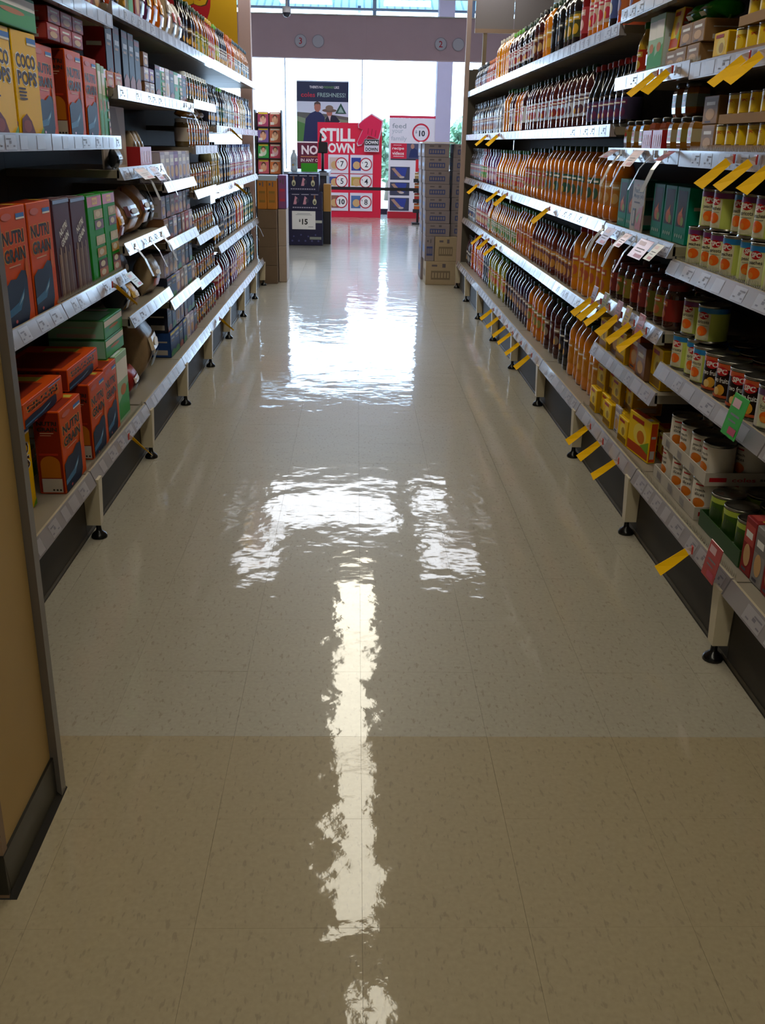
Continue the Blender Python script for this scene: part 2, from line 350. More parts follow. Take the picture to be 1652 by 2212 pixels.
# ================================================================== SHELVING
CREAM = M('#c9bda3', 0.45, noise=.04, nscale=6); RAILW = M('#938c90', 0.24, coat=0.35); LEDGE = M('#b9ae98', 0.35)
DECK = M('#8c8375', 0.4); BACKP = M('#4d463d', 0.7); KICK = M('#2e271d', 0.65, noise=.1, nscale=8); FOOTM = M('#0c0c0e', 0.25)
PAPER = M('#a39da3', 0.28, coat=.25); INK = M('#77737c', 0.6); TOOTH = M('#a9a294', 0.3)
BAY = 0.94
def bay(side, y0, y1, shelves, label, last=False, teeth=False, top=1.95, post=False):
    s = 1 if side == 'R' else -1; xf = 1.035 if s > 0 else -0.935; xb = xf + s * .47; xk = 1.045 if s > 0 else -0.945; x1 = 1.0 if s > 0 else -0.893
    t = bpy.data.objects.new('gondola_bay', None); C.objects.link(t); t.location = (xf, (y0 + y1) / 2, 0); tag(t, label, 'shelving', 'shelving bays along the aisle')
    def B(p, a, b, c, d, e, f, m, bv=0): p.box(min(a, b) - xf, max(a, b) - xf, c - (y0 + y1) / 2, d - (y0 + y1) / 2, e, f, m, bv)
    p = P(); B(p, xb, xb + s * .03, y0 + .001, y1 - .001, 0, top, BACKP); obj('back_panel', p.build('back_panel'), t)
    p = P(); B(p, xk, xk + s * .02, y0 + .001, y1 - .001, 0, 0.205, KICK); B(p, xk - s * .004, xk, y0 + .001, y1 - .001, .012, .02, M('#3d3426', .5)); obj('kick_plate', p.build('kick_plate'), t)
    for n_, yy in enumerate([y0] + ([y1] if last else [])):
        p = P(); yc = (yy + .031 if n_ == 0 else yy - .031) - (y0 + y1) / 2; a = x1 - s * .004 - xf; b = xk - xf
        lo = [(a + s * .006, yc - .019), (b, yc - .019), (b, yc + .019), (a + s * .006, yc + .019)]; hi = [(a, yc - .025), (b, yc - .025), (b, yc + .025), (a, yc + .025)]
        p.faces([(x, y, .052) for x, y in lo] + [(x, y, .225) for x, y in hi], [(3, 2, 1, 0), (4, 5, 6, 7), (0, 1, 5, 4), (1, 2, 6, 5), (2, 3, 7, 6), (3, 0, 4, 7)], CREAM)
        lg = obj('leg', p.build('leg'), t)
        p = P(); cx = a + s * .02
        p.lathe([(.028, 0), (.029, .006), (.024, .016), (.012, .026), (.010, .030), (.008, .053)], 14, FOOTM, cx=cx, cy_=yc); obj('foot', p.build('foot'), lg)
    for k, zb in enumerate(shelves):
        xr = x1 if zb < .3 else xf; p = P(); zt = zb + .038; tl = .020 if zb < 1.2 else .0
        B(p, xr + s * .02, xb, y0 + .004, y1 - .004, zt - .03, zt, DECK)
        sh = obj('shelf', p.build('shelf'), t)
        rj = random.Random(int(zb * 1000) + int(y0 * 100)); a = xr - xf; ya, yb = y0 + .004 - (y0 + y1) / 2, y1 - .004 - (y0 + y1) / 2
        p = P(); q = [(a, zb), (a + s * tl, zb + .048), (a + s * (tl + .007), zb + .048), (a + s * .03, zb)]
        p.faces([(x, ya, z) for x, z in q] + [(x, yb, z) for x, z in q], [(0, 4, 5, 1), (2, 6, 7, 3), (3, 7, 4, 0), (0, 1, 2, 3), (7, 6, 5, 4)], RAILW)
        p.faces([(x, ya, z) for x, z in q] + [(x, yb, z) for x, z in q], [(1, 5, 6, 2)], LEDGE)
        obj('price_rail', p.build('price_rail'), sh)
        # printed price labels behind the clear strip of the rail
        fn = lambda y, z, l: (a + s * (tl * z / .048) - s * (l + .0004), y, zb + z)
        p = Pr(fn); yy = ya + rj.uniform(.0, .12)
        while yy < yb - .08:
            wd = rj.uniform(.05, .11)
            p.rect(yy, .005, yy + wd, .042, PAPER)
            if y0 < 5 and rj.random() < .55:
                for q_ in range(3): p.rect(yy + .006 + q_ * wd * .3, .012 + .008 * (q_ % 2), yy + .006 + q_ * wd * .3 + wd * .18, .016 + .008 * (q_ % 2) + .004 * (q_ == 1), INK)
                p.rect(yy + .006, .030, yy + wd * .5, .034, INK)
            yy += wd + rj.uniform(.01, .09)
            p.lift = .0004
        if p.f: obj('label_print', p.build('label_print'), sh)['kind'] = 'stuff'
        if teeth and (zb < .3 or rj.random() < .3):
            p = P(); yy = ya
            while yy < yb:
                c = (a + s * .03, yy, zb + .048); p.faces([(c[0], c[1], c[2]), (c[0], c[1] + .003, c[2]), (c[0] + s * .004, c[1] + .0015, c[2]), (c[0] + s * .002, c[1] + .0015, c[2] + .016)], [(0, 1, 3), (1, 2, 3), (2, 0, 3)], TOOTH); yy += .012
            obj('comb_teeth', p.build('comb_teeth'), sh)['kind'] = 'stuff'
    if post:
        p = P(); B(p, xf - s * .03, xf + s * .012, y1 + .01, y1 + .045, 0, 2.95, M('#b39c93', .5)); obj('end_post', p.build('end_post'), t)
        p = P(); B(p, xf, xb, y1 + .012, y1 + .04, .22, 2.0, BACKP); obj('end_panel', p.build('end_panel'), t)
RY = [2.34 + BAY * k for k in range(9)]; LY = [2.26, 3.20, 4.14, 5.08, 6.03, 6.97, 7.92, 8.88, 9.83]
RSH = [[.215, .608, .953, 1.29, 1.545, 1.79], [.215, .495, .71, 1.0, 1.295, 1.555, 1.80]] + [[.215, .635, 1.005, 1.385, 1.76]] * 6
LSH = [[.21, .785, 1.30, 1.73], [.21, .785, 1.30, 1.73], [.215, .585, .885, 1.18, 1.485, 1.78], [.215, .51, .808, 1.09, 1.485, 1.78], [.215, .48, .745, 1.01, 1.26, 1.51, 1.78]] + [[.215, .60, 1.0, 1.385, 1.785]] * 3
RN = ['shelving bay holding fruit cans and yellow tins, closest on the right side', 'shelving bay of yellow packets, jars and green dessert packs on the right'] + ['juice bottle shelving bay on the right, %s beyond the jars' % nth(k) for k in range(1, 7)]
LN = ['cereal shelving bay on the left, behind the cream column', 'cereal shelving bay on the left with the green boxes', 'shelving bay of bagged goods on the left beyond the cereal', 'shelving bay of small snack boxes on the left', 'shelving bay of jars on the left with bright price rails'] + ['bottle shelving bay on the left, %s beyond the jars' % nth(k) for k in range(1, 4)]
for k in range(8): bay('R', RY[k], RY[k + 1], RSH[k], RN[k], last=(k == 7), teeth=k < 2, post=(k == 7))
bay('R', RY[0] - BAY, RY[0], RSH[0], 'shelving bay at the right edge with red and grey packs')
for k in range(8): bay('L', LY[k], LY[k + 1], LSH[k], LN[k], last=(k == 7), teeth=k in (1,), post=False)
# ------------------------------------------------------------------ cream column by the camera on the left
t = bpy.data.objects.new('clad_column', None); C.objects.link(t); t.location = (-.66, 1.62, 0); tag(t, 'low cream clad column with metal edge strip and black skirting', 'column')
p = P(); p.box(-.5, .018, -.145, .135, 0.0, 1.262, M('#b8975c', 0.5, noise=.05, nscale=9)); obj('cladding', p.build('cladding'), t)
p = P(); p.box(-.02, .034, .137, .165, 0.0, 1.267, M('#77706a', 0.35, metal=.5)); obj('edge_strip', p.build('edge_strip'), t)
p = P(); p.box(-.5, .022, -.168, -.147, 0.0, 1.262, M('#8a6f58', 0.5)); obj('corner_strip', p.build('corner_strip'), t)
p = P(); p.faces([(x, y, z) for x, y, z in ((-.5, -.17, 0), (.036, -.17, 0), (.036, .17, 0), (.024, .17, .012), (.024, -.158, .012), (-.5, -.158, .012), (.024, -.172, .10), (.024, .17, .10), (-.5, -.172, .10))],
    [(0, 1, 4, 5), (1, 2, 3, 4), (4, 3, 7, 6), (5, 4, 6, 8)], M('#1c1b16', 0.35)); p.box(-.5, .0235, -.171, .169, .012, .10, M('#1c1b16', 0.35)); obj('skirting', p.build('skirting'), t)

# ================================================================== PRODUCTS: one set of meshes per kind
WHITE = M('#e8e4e0', .45, spec=.08); BLACKP = M('#17130f', .4); REDP = M('#b5121b', .35); YEL = M('#e0ac0c', .4); KRAFT = M('#9a7650', .8, noise=.08, nscale=25)
_P = {}; M_any = M
def bottle(juice, cap, label, acc, shape='tall', key=None):
    """a drinks bottle: body, screw cap, wrapped label with a printed patch"""
    k = ('b', juice, cap, label, acc, shape)
    if k in _P: return _P[k]
    bm = M(juice, .07, coat=.9, noise=.2, nscale=9)
    if shape == 'tall':   r, H, prof, lz = .050, .295, [(.040, 0), (.047, .006), (.050, .02), (.050, .055), (.048, .06), (.048, .165), (.050, .17), (.049, .19), (.042, .215), (.030, .24), (.020, .256), (.0185, .268)], (.062, .163)
    elif shape == 'square': r, H, prof, lz = .050, .31, [(.044, 0), (.050, .006), (.0505, .03), (.049, .06), (.049, .18), (.0505, .20), (.048, .225), (.036, .25), (.022, .27), (.019, .283)], (.062, .178)
    elif shape == 'neck': r, H, prof, lz = .045, .275, [(.038, 0), (.044, .006), (.045, .02), (.045, .12), (.044, .14), (.036, .165), (.024, .195), (.0175, .22), (.0165, .25)], (.03, .115)
    elif shape == 'small': r, H, prof, lz = .034, .20, [(.028, 0), (.033, .005), (.034, .015), (.034, .115), (.030, .135), (.018, .16), (.013, .172), (.013, .182)], (.025, .105)
    elif shape == 'slim': r, H, prof, lz = .036, .27, [(.030, 0), (.035, .005), (.036, .015), (.036, .16), (.033, .18), (.020, .21), (.014, .225), (.014, .252)], (.03, .14)
    elif shape == 'jar': r, H, prof, lz = .044, .16, [(.038, 0), (.043, .006), (.044, .015), (.044, .115), (.040, .13), (.034, .136)], (.03, .105)
    n = 4 if False else 16
    p = P(); p.lathe(prof, n, bm); body = p.build('body')
    zc = prof[-1][1]; rc = prof[-1][0] + .0035; hc = .022 if shape != 'jar' else .02
    if shape == 'jar': rc = .037
    p = P(); p.lathe([(rc, zc - .004), (rc, zc + hc - .005), (rc - .003, zc + hc - .002)], 14, M(cap, .35)); capm = p.build('cap')
    rl = {'tall': .0486, 'square': .0497, 'neck': .0456, 'small': .0346, 'slim': .0366, 'jar': .0446}[shape]
    lm = M(label, .3, spec=.22); p = Pr(cyl(rl), 4); p.lathe([(rl, lz[0]), (rl, lz[1])], n, lm, cap=False)
    am = M(acc, .35); zm = (lz[0] + lz[1]) / 2; hh = (lz[1] - lz[0]) / 2
    p.rect(-.030, zm + hh * .35, .030, zm + hh * .8, am)
    p.ell(.004, zm - hh * .35, .020, hh * .42, am); p.ell(-.012, zm - hh * .5, .011, hh * .28, M('#d8a23a', .4))
    p.rect(-.022, zm + hh * .47, .022, zm + hh * .62, WHITE)
    lab = p.build('label')
    _P[k] = [('body', body, None), ('cap', capm, None), ('label', lab, None)]
    return _P[k]
def can(style):
    k = ('c', style)
    if k in _P: return _P[k]
    TIN = M('#8f8b84', .25, metal=.9); r, H = .0505, .118
    base, band, words, fruit = dict(peach=('#c8d26a', '#6a2a62', 'peaches', 1), peachblue=('#c8d26a', '#1f78b8', 'peaches', 1), apricot=('#c4d062', '#1f78b8', 'apricots', 1), apricotp=('#c4d062', '#6a2a62', 'apricots', 1), two=('#221410', '#c2542a', 'two fruits', 2), salad=('#c7b9ad', '#5b3a5e', 'fruit Salad', 1),
                         home=('#dcd4c8', '#dcd4c8', '', 3), yellow=('#ecc410', '#ecc410', '', 4), yellowb=('#dcae10', '#f0dc7a', '', 4), green=('#3d5a1e', '#a8b83a', '', 5))[style]
    p = P(); p.lathe([(.044, .002), (r, .0), (r, .004), (r - .002, .007), (r - .002, H - .007), (r, H - .004), (r, H), (r - .003, H), (r - .004, H - .004), (.02, H - .0045)], 20, TIN); body = p.build('body')
    p = P(); 
    rl = r - .0012; fn = cyl(rl); p = Pr(fn, 8); p.lathe([(rl, .008), (rl, H - .008)], 20, M(base, .38, spec=.15), cap=False)
    if band != base:
        p.lathe([(rl + .0003, H - .024), (rl + .0003, H - .0082)], 20, M(band, .35), cap=False)
    if style in ('peach', 'peachblue', 'apricot', 'apricotp', 'salad'):
        p.rect(-.026, .01, .026, H - .026, M('#d6cfae', .4)); p.ell(.0, .086, .019, .0115, REDP); p.text('SPC', .0, .086, .013, WHITE, .030)
        p.text(words, .0, .065, .013, BLACKP, .046); p.ell(0, .038, .020, .0155, M('#ec6410', .4)); p.ell(-.008, .032, .009, .008, M('#e88a30', .4)); p.rect(-.02, .0545, .02, .0555, BLACKP)
        p.ell(.004, .016, .018, .006, M('#c9c3a4', .4))
    elif style == 'two':
        p.ell(0, .088, .024, .0135, REDP); p.text('SPC', 0, .088, .015, WHITE, .038); p.text('two fruits', 0, .062, .015, WHITE, .060)
        p.ell(.004, .033, .015, .016, M('#d99a2c', .4)); p.ell(-.010, .028, .011, .012, M('#e6c27a', .4)); p.rect(-.05, .010, .05, .018, M('#c2542a', .4))
    elif style == 'home':
        p.rect(-.025, .01, .025, H - .012, M('#d6cec3', .4)); p.rect(-.018, .098, .012, .103, REDP); p.text('peach', 0, .083, .011, BLACKP, .034); p.text('slices', 0, .070, .011, BLACKP, .034)
        p.ell(0, .042, .021, .016, M('#d07018', .4)); p.rect(-.025, .012, .025, .018, REDP)
    elif style in ('yellow', 'yellowb'):
        p.ell(0, .06, .028, .03, M('#e5c02c', .4)); p.text('SPC', 0, .085, .01, REDP, .024); p.rect(-.02, .03, .02, .036, M('#7c5a10', .5)); p.rect(-.016, .022, .014, .025, M('#7c5a10', .5))
    elif style == 'green':
        p.ell(0, .05, .030, .032, M('#23400f', .4)); p.poly([(-.03, .10), (.03, .09), (.03, .05), (0, .075), (-.03, .05)], M('#a9b32e', .4)); p.rect(-.028, .012, .028, .022, M('#d8d2c2', .4))
    lb = p.build('label')
    if style in ('yellow', 'yellowb'):                             # a smaller tin
        for me in (body, lb): me.transform(Matrix.Diagonal((.78, .78, .67, 1)))
    _P[k] = [('body', body, None), ('label', lb, None)]
    return _P[k]
def carton(style, w, d, h):
    """a printed cardboard box: body, print on the broad face, print on both narrow sides and the top"""
    k = ('k', style, w, d, h); M = lambda c, r=.4, **kw: M_any(c, .45, spec=.06)      # printed board
    if k in _P: return _P[k]
    cols = dict(coco=('#f0bc00', '#f0bc00'), nutri=('#d04e12', '#8a2a14'), wheat=('#4a2832', '#6b4a52'), green=('#178a1e', '#2a8a2c'), greenp=('#3e8f55', '#8fc0a8'), whiteg=('#9fc0a0', '#cfe0e6'), red=('#8c2a2a', '#b34a44'),
                dark=('#1d1f2b', '#2a2c3c'), darkr=('#23202c', '#7a1e22'), blue=('#1f3564', '#2c4a86'), white=('#c9c4d0', '#a9a2b4'), lilac=('#9a8fae', '#c7c2d4'), brown=('#7a5238', '#8c6446'), yellow=('#e8bc10', '#b88a10'), yelred=('#ecc418', '#c0441a'),
                purple=('#6a3a7a', '#8a5a96'), teal=('#0a7a62', '#128a70'), orange=('#c86a1a', '#b0561a'), silver=('#b9bcc4', '#8f949e'), kraft=('#9a7650', '#8a6844'), grey=('#8d8786', '#7b7676'))
    c0, c1 = cols[style]; bm = M(c0, .22, coat=.35); p = P(); p.box(-w / 2, w / 2, -d / 2, d / 2, 0, h, bm, .002); body = p.build('body')
    F = Pr(front(d / 2)); W = w / 2 - .004
    if style == 'coco':
        BR = M('#3a1c10', .4)
        for t_, z in (('COCO', .72), ('POPS', .56)):
            F.text(t_, 0, h * z, h * .155, WHITE, w * .84); F.text(t_, 0, h * z, h * .135, BR, w * .79)
        F.rect(w * .1, h * .90, W, h * .95, M('#3c6fc0', .4)); F.rect(w * .1, h * .88, W, h * .90, WHITE)
        for q in range(4): F.rect(-w * .40, h * (.45 - q * .032), -w * (.12 - .03 * (q % 2)), h * (.465 - q * .032), BR)
        F.poly([(-w * .45, h * .02), (-w * .40, h * .17), (-w * .20, h * .22), (-w * .02, h * .15), (w * .12, h * .02)], M('#6b2316', .4)); F.ell(-w * .2, h * .10, w * .16, h * .06, M('#8d3a22', .4)); F.poly([(w * .3, h * .02), (W, h * .02), (W, h * .10)], M('#5f9a2c', .4))
    elif style == 'nutri':
        GO = M('#d89a44', .4); BK = M('#171210', .4); NV = M('#16233f', .3, coat=.3)
        F.poly([(-W, h * .60), (W, h * .66), (W, h * .98), (-W, h * .98)], M('#d0520f', .25))
        for t_, z in (('NUTRI', .745), ('GRAIN', .60)):
            F.text(t_, -w * .03, h * z, h * .125, GO, w * .80); F.text(t_, -w * .03, h * z, h * .112, BK, w * .765)
        F.rect(w * .12, h * .90, W * .9, h * .935, M('#3f77c4', .4)); F.rect(w * .12, h * .885, W * .9, h * .90, WHITE)
        F.ell(-w * .22, h * .92, w * .18, h * .03, M('#c76a62', .4)); F.rect(-w * .3, h * .505, w * .12, h * .515, M('#d8a88a', .4))
        F.poly([(-W, h * .015), (-W, h * .36), (-w * .3, h * .41), (-w * .1, h * .40), (w * .12, h * .46), (w * .3, h * .44), (w * .30, h * .10), (w * .22, h * .015)], NV)
        F.poly([(-W, h * .16), (-w * .1, h * .20), (w * .16, h * .30), (w * .22, h * .38), (w * .12, h * .24), (-w * .05, h * .13), (-W, h * .10)], M('#3c6f9a', .3)); F.poly([(-w * .1, h * .17), (w * .12, h * .27), (w * .19, h * .36), (w * .08, h * .22)], M('#9fc0d6', .35))
        F.ell(w * .33, h * .46, w * .06, h * .09, M('#d0641c', .4)); F.ell(-w * .25, h * .05, w * .04, h * .015, REDP)
    elif style == 'wheat':
        F.poly([(-W, h * .95), (W, h * .98), (W, h * .80), (-W, h * .70)], M('#54303a', .25)); F.text('NUTRI', w * .02, h * .70, h * .07, WHITE, w * .5, .35); F.text('GRAIN', w * .06, h * .60, h * .07, WHITE, w * .5, .35)
        ST = M('#8d6a52', .5)
        for q in range(9): F.poly([(-w * .42 + q * w * .095, h * .02), (-w * .36 + q * w * .09, h * .02), (-w * .30 + q * w * .085, h * (.46 + .06 * (q % 3))), (-w * .38 + q * w * .09, h * (.40 + .07 * ((q + 1) % 3)))], M(('#8d6a52', '#a88a72', '#74523e')[q % 3], .5))
        F.rect(-W, h * .955, W, h * .99, M('#8fa8d8', .3))
    elif style in ('green',):
        F.rect(-W, h * .87, W, h * .985, REDP); F.rect(-w * .16, h * .89, w * .18, h * .97, YEL); F.text('NEW', 0, h * .93, h * .035, REDP, w * .26)
        for q, (z, c) in enumerate(((.78, '#bcae96'), (.66, '#7d6a80'), (.48, '#cabfa6'), (.34, '#b08a3e'), (.20, '#5c2a22'), (.10, '#a8643a'))): F.rect(-w * .12, h * (z - .055), W, h * (z + .05), M(c, .4)); F.ell(w * .15, h * z, w * .16, h * .035, M('#d6cbb2', .4))
    elif style in ('whiteg', 'greenp'):
        F.rect(-W, h * .6, W, h * .9, WHITE); F.poly([(-W, h * .05), (W, h * .05), (W, h * .5), (-W, h * .3)], M('#3f9a4c', .3)); F.ell(0, h * .45, w * .25, h * .08, M('#b8743a', .4))
    elif style in ('dark', 'darkr', 'blue'):
        F.rect(-W, h * .88, W, h * .97, M('#7a2420' if style != 'blue' else '#c9b44a', .3)); F.rect(-w * .3, h * .70, w * .34, h * .78, M('#9aa0b4', .4)); F.rect(-w * .3, h * .62, w * .2, h * .66, M('#8a6a54', .4)); F.poly([(-W, .004), (W, .004), (W, h * .22), (0, h * .30), (-W, h * .18)], M('#8a4426' if style != 'blue' else '#3f7a4a', .4))
    elif style in ('yellow', 'yelred'):
        F.rect(-W, h * .05, W, h * .28, M('#b5441e' if style == 'yelred' else '#8a6412', .4)); F.ell(w * .05, h * .55, w * .3, h * .26, M('#e8cf5a', .35)); F.ell(w * .1, h * .5, w * .17, h * .16, M('#c8701a' if style == 'yelred' else '#a8862a', .4)); F.rect(-w * .35, h * .82, w * .2, h * .92, M('#a02a16', .4))
        if style == 'yelred': F.poly([(w * .1, h * .3), (W, h * .2), (W, h * .5)], M('#7aa02c', .4))
    elif style == 'teal':
        F.rect(-w * .36, h * .30, w * .36, h * .93, M('#3a2416', .3)); F.ell(-w * .05, h * .45, w * .2, h * .12, M('#c0622a', .3)); F.ell(w * .12, h * .40, w * .12, h * .08, M('#8a9a3a', .3)); F.poly([(-w * .2, h * .5), (w * .1, h * .66), (w * .05, h * .5)], M('#d0723a', .3))
        for q in range(4): F.ell(-w * .28 + q * w * .18, h * .14, w * .045, h * .035, M('#a9c4b8', .4))
    else:
        F.rect(-W, h * .55, W, h * .9, M(c1, .3)); F.ell(0, h * .35, w * .3, h * .2, M('#c9a070', .4)); F.rect(-w * .3, h * .66, w * .3, h * .78, WHITE); F.rect(-w * .3, h * .06, w * .1, h * .11, M('#55505a', .4))
    parts = [('body', body, None), ('front_print', F.build('front_print'), None)]
    for sg in (-1, 1):
        S = Pr(sidep(sg * w / 2, sg)); D = d / 2 - .003; sm = M(c1, .25, coat=.3)
        if style == 'nutri':
            S.rect(-D, .004, D, h - .004, sm); S.text('NUTRI', 0, h * .86, h * .05, BLACKP, D * 1.6); S.text('GRAIN', 0, h * .79, h * .05, BLACKP, D * 1.6)
            S.rect(-D * .6, h * .74, D * .5, h * .75, M('#c79a7a', .4)); S.rect(-D * .6, h * .715, D * .3, h * .722, M('#c79a7a', .4)); S.rect(-D * .85, h * .475, D * .7, h * .50, M('#b0321e', .4))
            S.ell(0, h * .37, D * .8, h * .10, M('#b86a1c', .4)); S.rect(-D * .8, h * .20, D * .8, h * .37, M('#b86a1c', .4)); S.rect(-D * .8, h * .02, D * .85, h * .19, M('#b9aea2', .4))
            for q in range(3): S.ell(D * (.1 + .28 * q), h * .05, D * .09, h * .012, BLACKP)
        elif style == 'coco':
            S.rect(-D, .004, D, h - .004, M('#e8b000', .3)); S.ell(0, h * .6, D * .7, h * .2, M('#5a2a18', .4)); S.rect(-D, h * .02, D, h * .14, M('#b98a86', .4)); S.poly([(-D, h * .9), (D, h * .8), (D, h * .98), (-D, h * .98)], M('#3c6fa0', .4))
        else:
            S.rect(-D, .004, D, h - .004, sm); S.rect(-D * .7, h * .1, D * .7, h * .3, M('#b3aca6', .4)); S.rect(-D * .7, h * .6, D * .7, h * .66, M('#b3aca6', .4))
        parts.append(('side_print', S.build('side_print'), None))
    S = Pr(lambda x, y, l: (x, y, h + l)); S.rect(-w * .45, -d * .4, w * .2, d * .4, M(c1, .3, coat=.3)); S.rect(w * .25, -d * .3, w * .4, d * .2, M('#c9b84a' if style in ('nutri', 'red') else '#b9b0b8', .4)); parts.append(('top_print', S.build('top_print'), None))
    _P[k] = parts
    return parts
def pouch(style, w, d, h, seed=0):
    """a filled plastic bag with crimped ends"""
    k = ('p', style, w, d, h, seed)
    if k in _P: return _P[k]
    c0, c1, c2 = dict(loaf=('#b98f66', '#7a1c1c', '#c8881e'), brown=('#5b3a22', '#3a2416', '#c9a02a'), rice=('#8a7358', '#b9a88a', '#1d3a4a'), foil=('#b98a2c', '#d9b45a', '#8a3a1a'), green=('#2f5a34', '#7fa06a', '#d8d4c4'), red=('#8a2424', '#c9b8a8', '#3a5a9a'), white=('#c9c2c0', '#b53a3a', '#5a5a6a'), dark=('#23262e', '#5a5f6a', '#8a8a92'), orange=('#cc6a12', '#e0a030', '#9a2a12'), tan=('#a8967c', '#8a765c', '#c04a3a'), purple=('#5a2a52', '#c9a83a', '#b53a3a'), bright=('#2fa82c', '#7fd05a', '#d8e8c4'))[style]
    rr = random.Random(seed + len(style)); p = P(); nu, nv = 16, 10; pts = []
    ph = [rr.uniform(0, 6.3) for _ in range(6)]
    for j in range(nv + 1):
        v = j / nv; z = h * v; cr = min(1, min(v, 1 - v) * 5); fl = max(.06, math.sin(PI * min(.98, max(.02, v))) ** .55)
        for i in range(nu):
            a = 2 * PI * i / nu; ca, sa = math.cos(a), math.sin(a)
            ww = w / 2 * (abs(ca) ** .55) * math.copysign(1, ca) * (.94 + .06 * cr); dd = d / 2 * (abs(sa) ** .8) * math.copysign(1, sa) * fl
            k2 = 1 + .07 * math.sin(3 * a + ph[0] + 4 * v) * cr + .06 * math.sin(9 * v + ph[1] + 2 * a) * cr + .03 * math.sin(17 * v + 5 * a + ph[2])
            pts.append((ww * (.97 + .03 * k2), dd * k2, z + .006 + .004 * math.sin(5 * a + ph[3])))
    fs = [(j * nu + i, j * nu + (i + 1) % nu, (j + 1) * nu + (i + 1) % nu, (j + 1) * nu + i) for j in range(nv) for i in range(nu)] + [list(range(nu - 1, -1, -1)), [nv * nu + i for i in range(nu)]]
    p.faces(pts, fs, M(c0, .36, spec=.25, noise=.22, nscale=30, bump=.2), True); body = p.build('body')
    def fn(x, z, l):
        v = z / h; i = x / (w / 2); fl = max(.06, math.sin(PI * min(.98, max(.02, v))) ** .55); a = math.acos(max(-1, min(1, math.copysign(abs(i) ** (1 / .55), i))))
        return (x, -d / 2 * (math.sin(a) ** .8) * fl * 1.10 - .003 - l, z)
    F = Pr(fn, 6); F.rect(-w * .36, h * .52, w * .36, h * .74, M(c1, .3, coat=.1)); F.ell(0, h * .62, w * .2, h * .06, WHITE); F.rect(-w * .30, h * .24, w * .10, h * .46, M(c2, .3, coat=.1))
    S = P()
    for z0, z1 in ((-.0, .012), (h - .014, h + .004)): S.box(-w * .48, w * .48, -.003, .003, z0, z1, M(c1, .3, coat=.1))
    _P[k] = [('body', body, None), ('front_print', F.build('front_print'), None), ('crimped_seal', S.build('crimped_seal'), None)]
    return _P[k]
def tray(w, d, h, style='kraft'):
    """an open cardboard tray for cans"""
    k = ('t', w, d, h, style)
    if k in _P: return _P[k]
    m = dict(kraft=KRAFT, white=M('#b9b0a4', .7, noise=.05, nscale=20), green=M('#27491a', .5), red=M('#b01822', .35), yellow=M('#c9a01c', .4), teal=M('#11695a', .35))[style]; t_ = .003
    p = P(); p.box(-w / 2, w / 2, -d / 2, d / 2, 0, t_, m); base = p.build('base'); parts = [('base', base, None)]
    for nm, a in (('front_wall', (-w / 2, w / 2, -d / 2, -d / 2 + t_, t_, h)), ('rear_wall', (-w / 2, w / 2, d / 2 - t_, d / 2, t_, h)), ('side_wall', (-w / 2, -w / 2 + t_, -d / 2 + t_, d / 2 - t_, t_, h)), ('side_wall', (w / 2 - t_, w / 2, -d / 2 + t_, d / 2 - t_, t_, h))):
        p = P(); p.box(*a, m); parts.append((nm, p.build(nm), None))
    if style == 'white':
        F = Pr(front(d / 2))
        for q in range(3):
            x = -w * .4 + q * w * .3
            for b in range(9): F.rect(x + b * .0055, h * .2, x + b * .0055 + .0025, h * .8, INK)
        parts.append(('barcode_print', F.build('barcode_print'), 1))
        S = Pr(sidep(w / 2, 1)); S.rect(-d * .46, h * .3, -d * .30, h * .62, REDP); S.text('coles', -d * .14, h * .46, h * .30, REDP, d * .22); S.text('smart buy', d * .20, h * .46, h * .34, BLACKP, d * .38); parts.append(('lettering', S.build('lettering'), 4))
    if style == 'red':
        F = Pr(front(d / 2))
        for q in range(4): F.ell(-w * .33 + q * w * .22, h * .5, w * .06, h * .3, M('#d8a0a8', .4))
        parts.append(('front_print', F.build('front_print'), 1))
    _P[k] = parts
    return parts
def octjar(lid, fill, label):
    k = ('o', lid, fill, label)
    if k in _P: return _P[k]
    p = P(); p.lathe([(.042, 0), (.050, .012), (.052, .03), (.052, .082), (.048, .098), (.040, .106)], 8, M(fill, .08, coat=.5, noise=.3, nscale=18), smooth=False, ph=.5); body = p.build('body')
    p = P(); p.lathe([(.043, .104), (.044, .108), (.044, .118), (.041, .121)], 16, M(lid, .3)); ld = p.build('lid')
    p = P(); p.lathe([(.0527, .034), (.0527, .078)], 8, M(label, .35), smooth=False, ph=.5, cap=False); F = Pr(front(.0487)); F.rect(-.017, .04, .017, .05, REDP); F.ell(0, .064, .014, .010, M('#c9822a', .4)); p.faces(F.v, F.f, F.ms[0])
    lb = p.build('label')
    for me in (body, ld, lb): me.transform(Matrix.Diagonal((1, 1, .90, 1)))
    _P[k] = [('body', body, None), ('lid', ld, None), ('label', lb, None)]
    return _P[k]
def cupsleeve(c0, c1):
    """a sleeve of small plastic cups: two cups held in printed card"""
    k = ('s', c0, c1)
    if k in _P: return _P[k]
    p = P()
    for x in (-.033, .033):
        p.lathe([(.022, 0), (.026, .03), (.032, .06), (.034, .062)], 12, M('#b8742a', .1, coat=.4), cx=x)
    cups = p.build('cups'); p = P(); p.box(-.070, .070, -.036, .036, .062, .066, M(c0, .3)); p.box(-.070, .070, -.038, -.036, .012, .066, M(c0, .3)); sl = p.build('sleeve')
    F = Pr(front(.038)); F.rect(-.06, .045, .02, .060, M(c1, .3)); F.ell(.03, .035, .02, .015, M('#d9a02c', .3)); F.rect(-.055, .02, 0, .03, WHITE)
    _P[k] = [('cups', cups, None), ('sleeve', sl, None), ('front_print', F.build('front_print'), 1)]
    return _P[k]

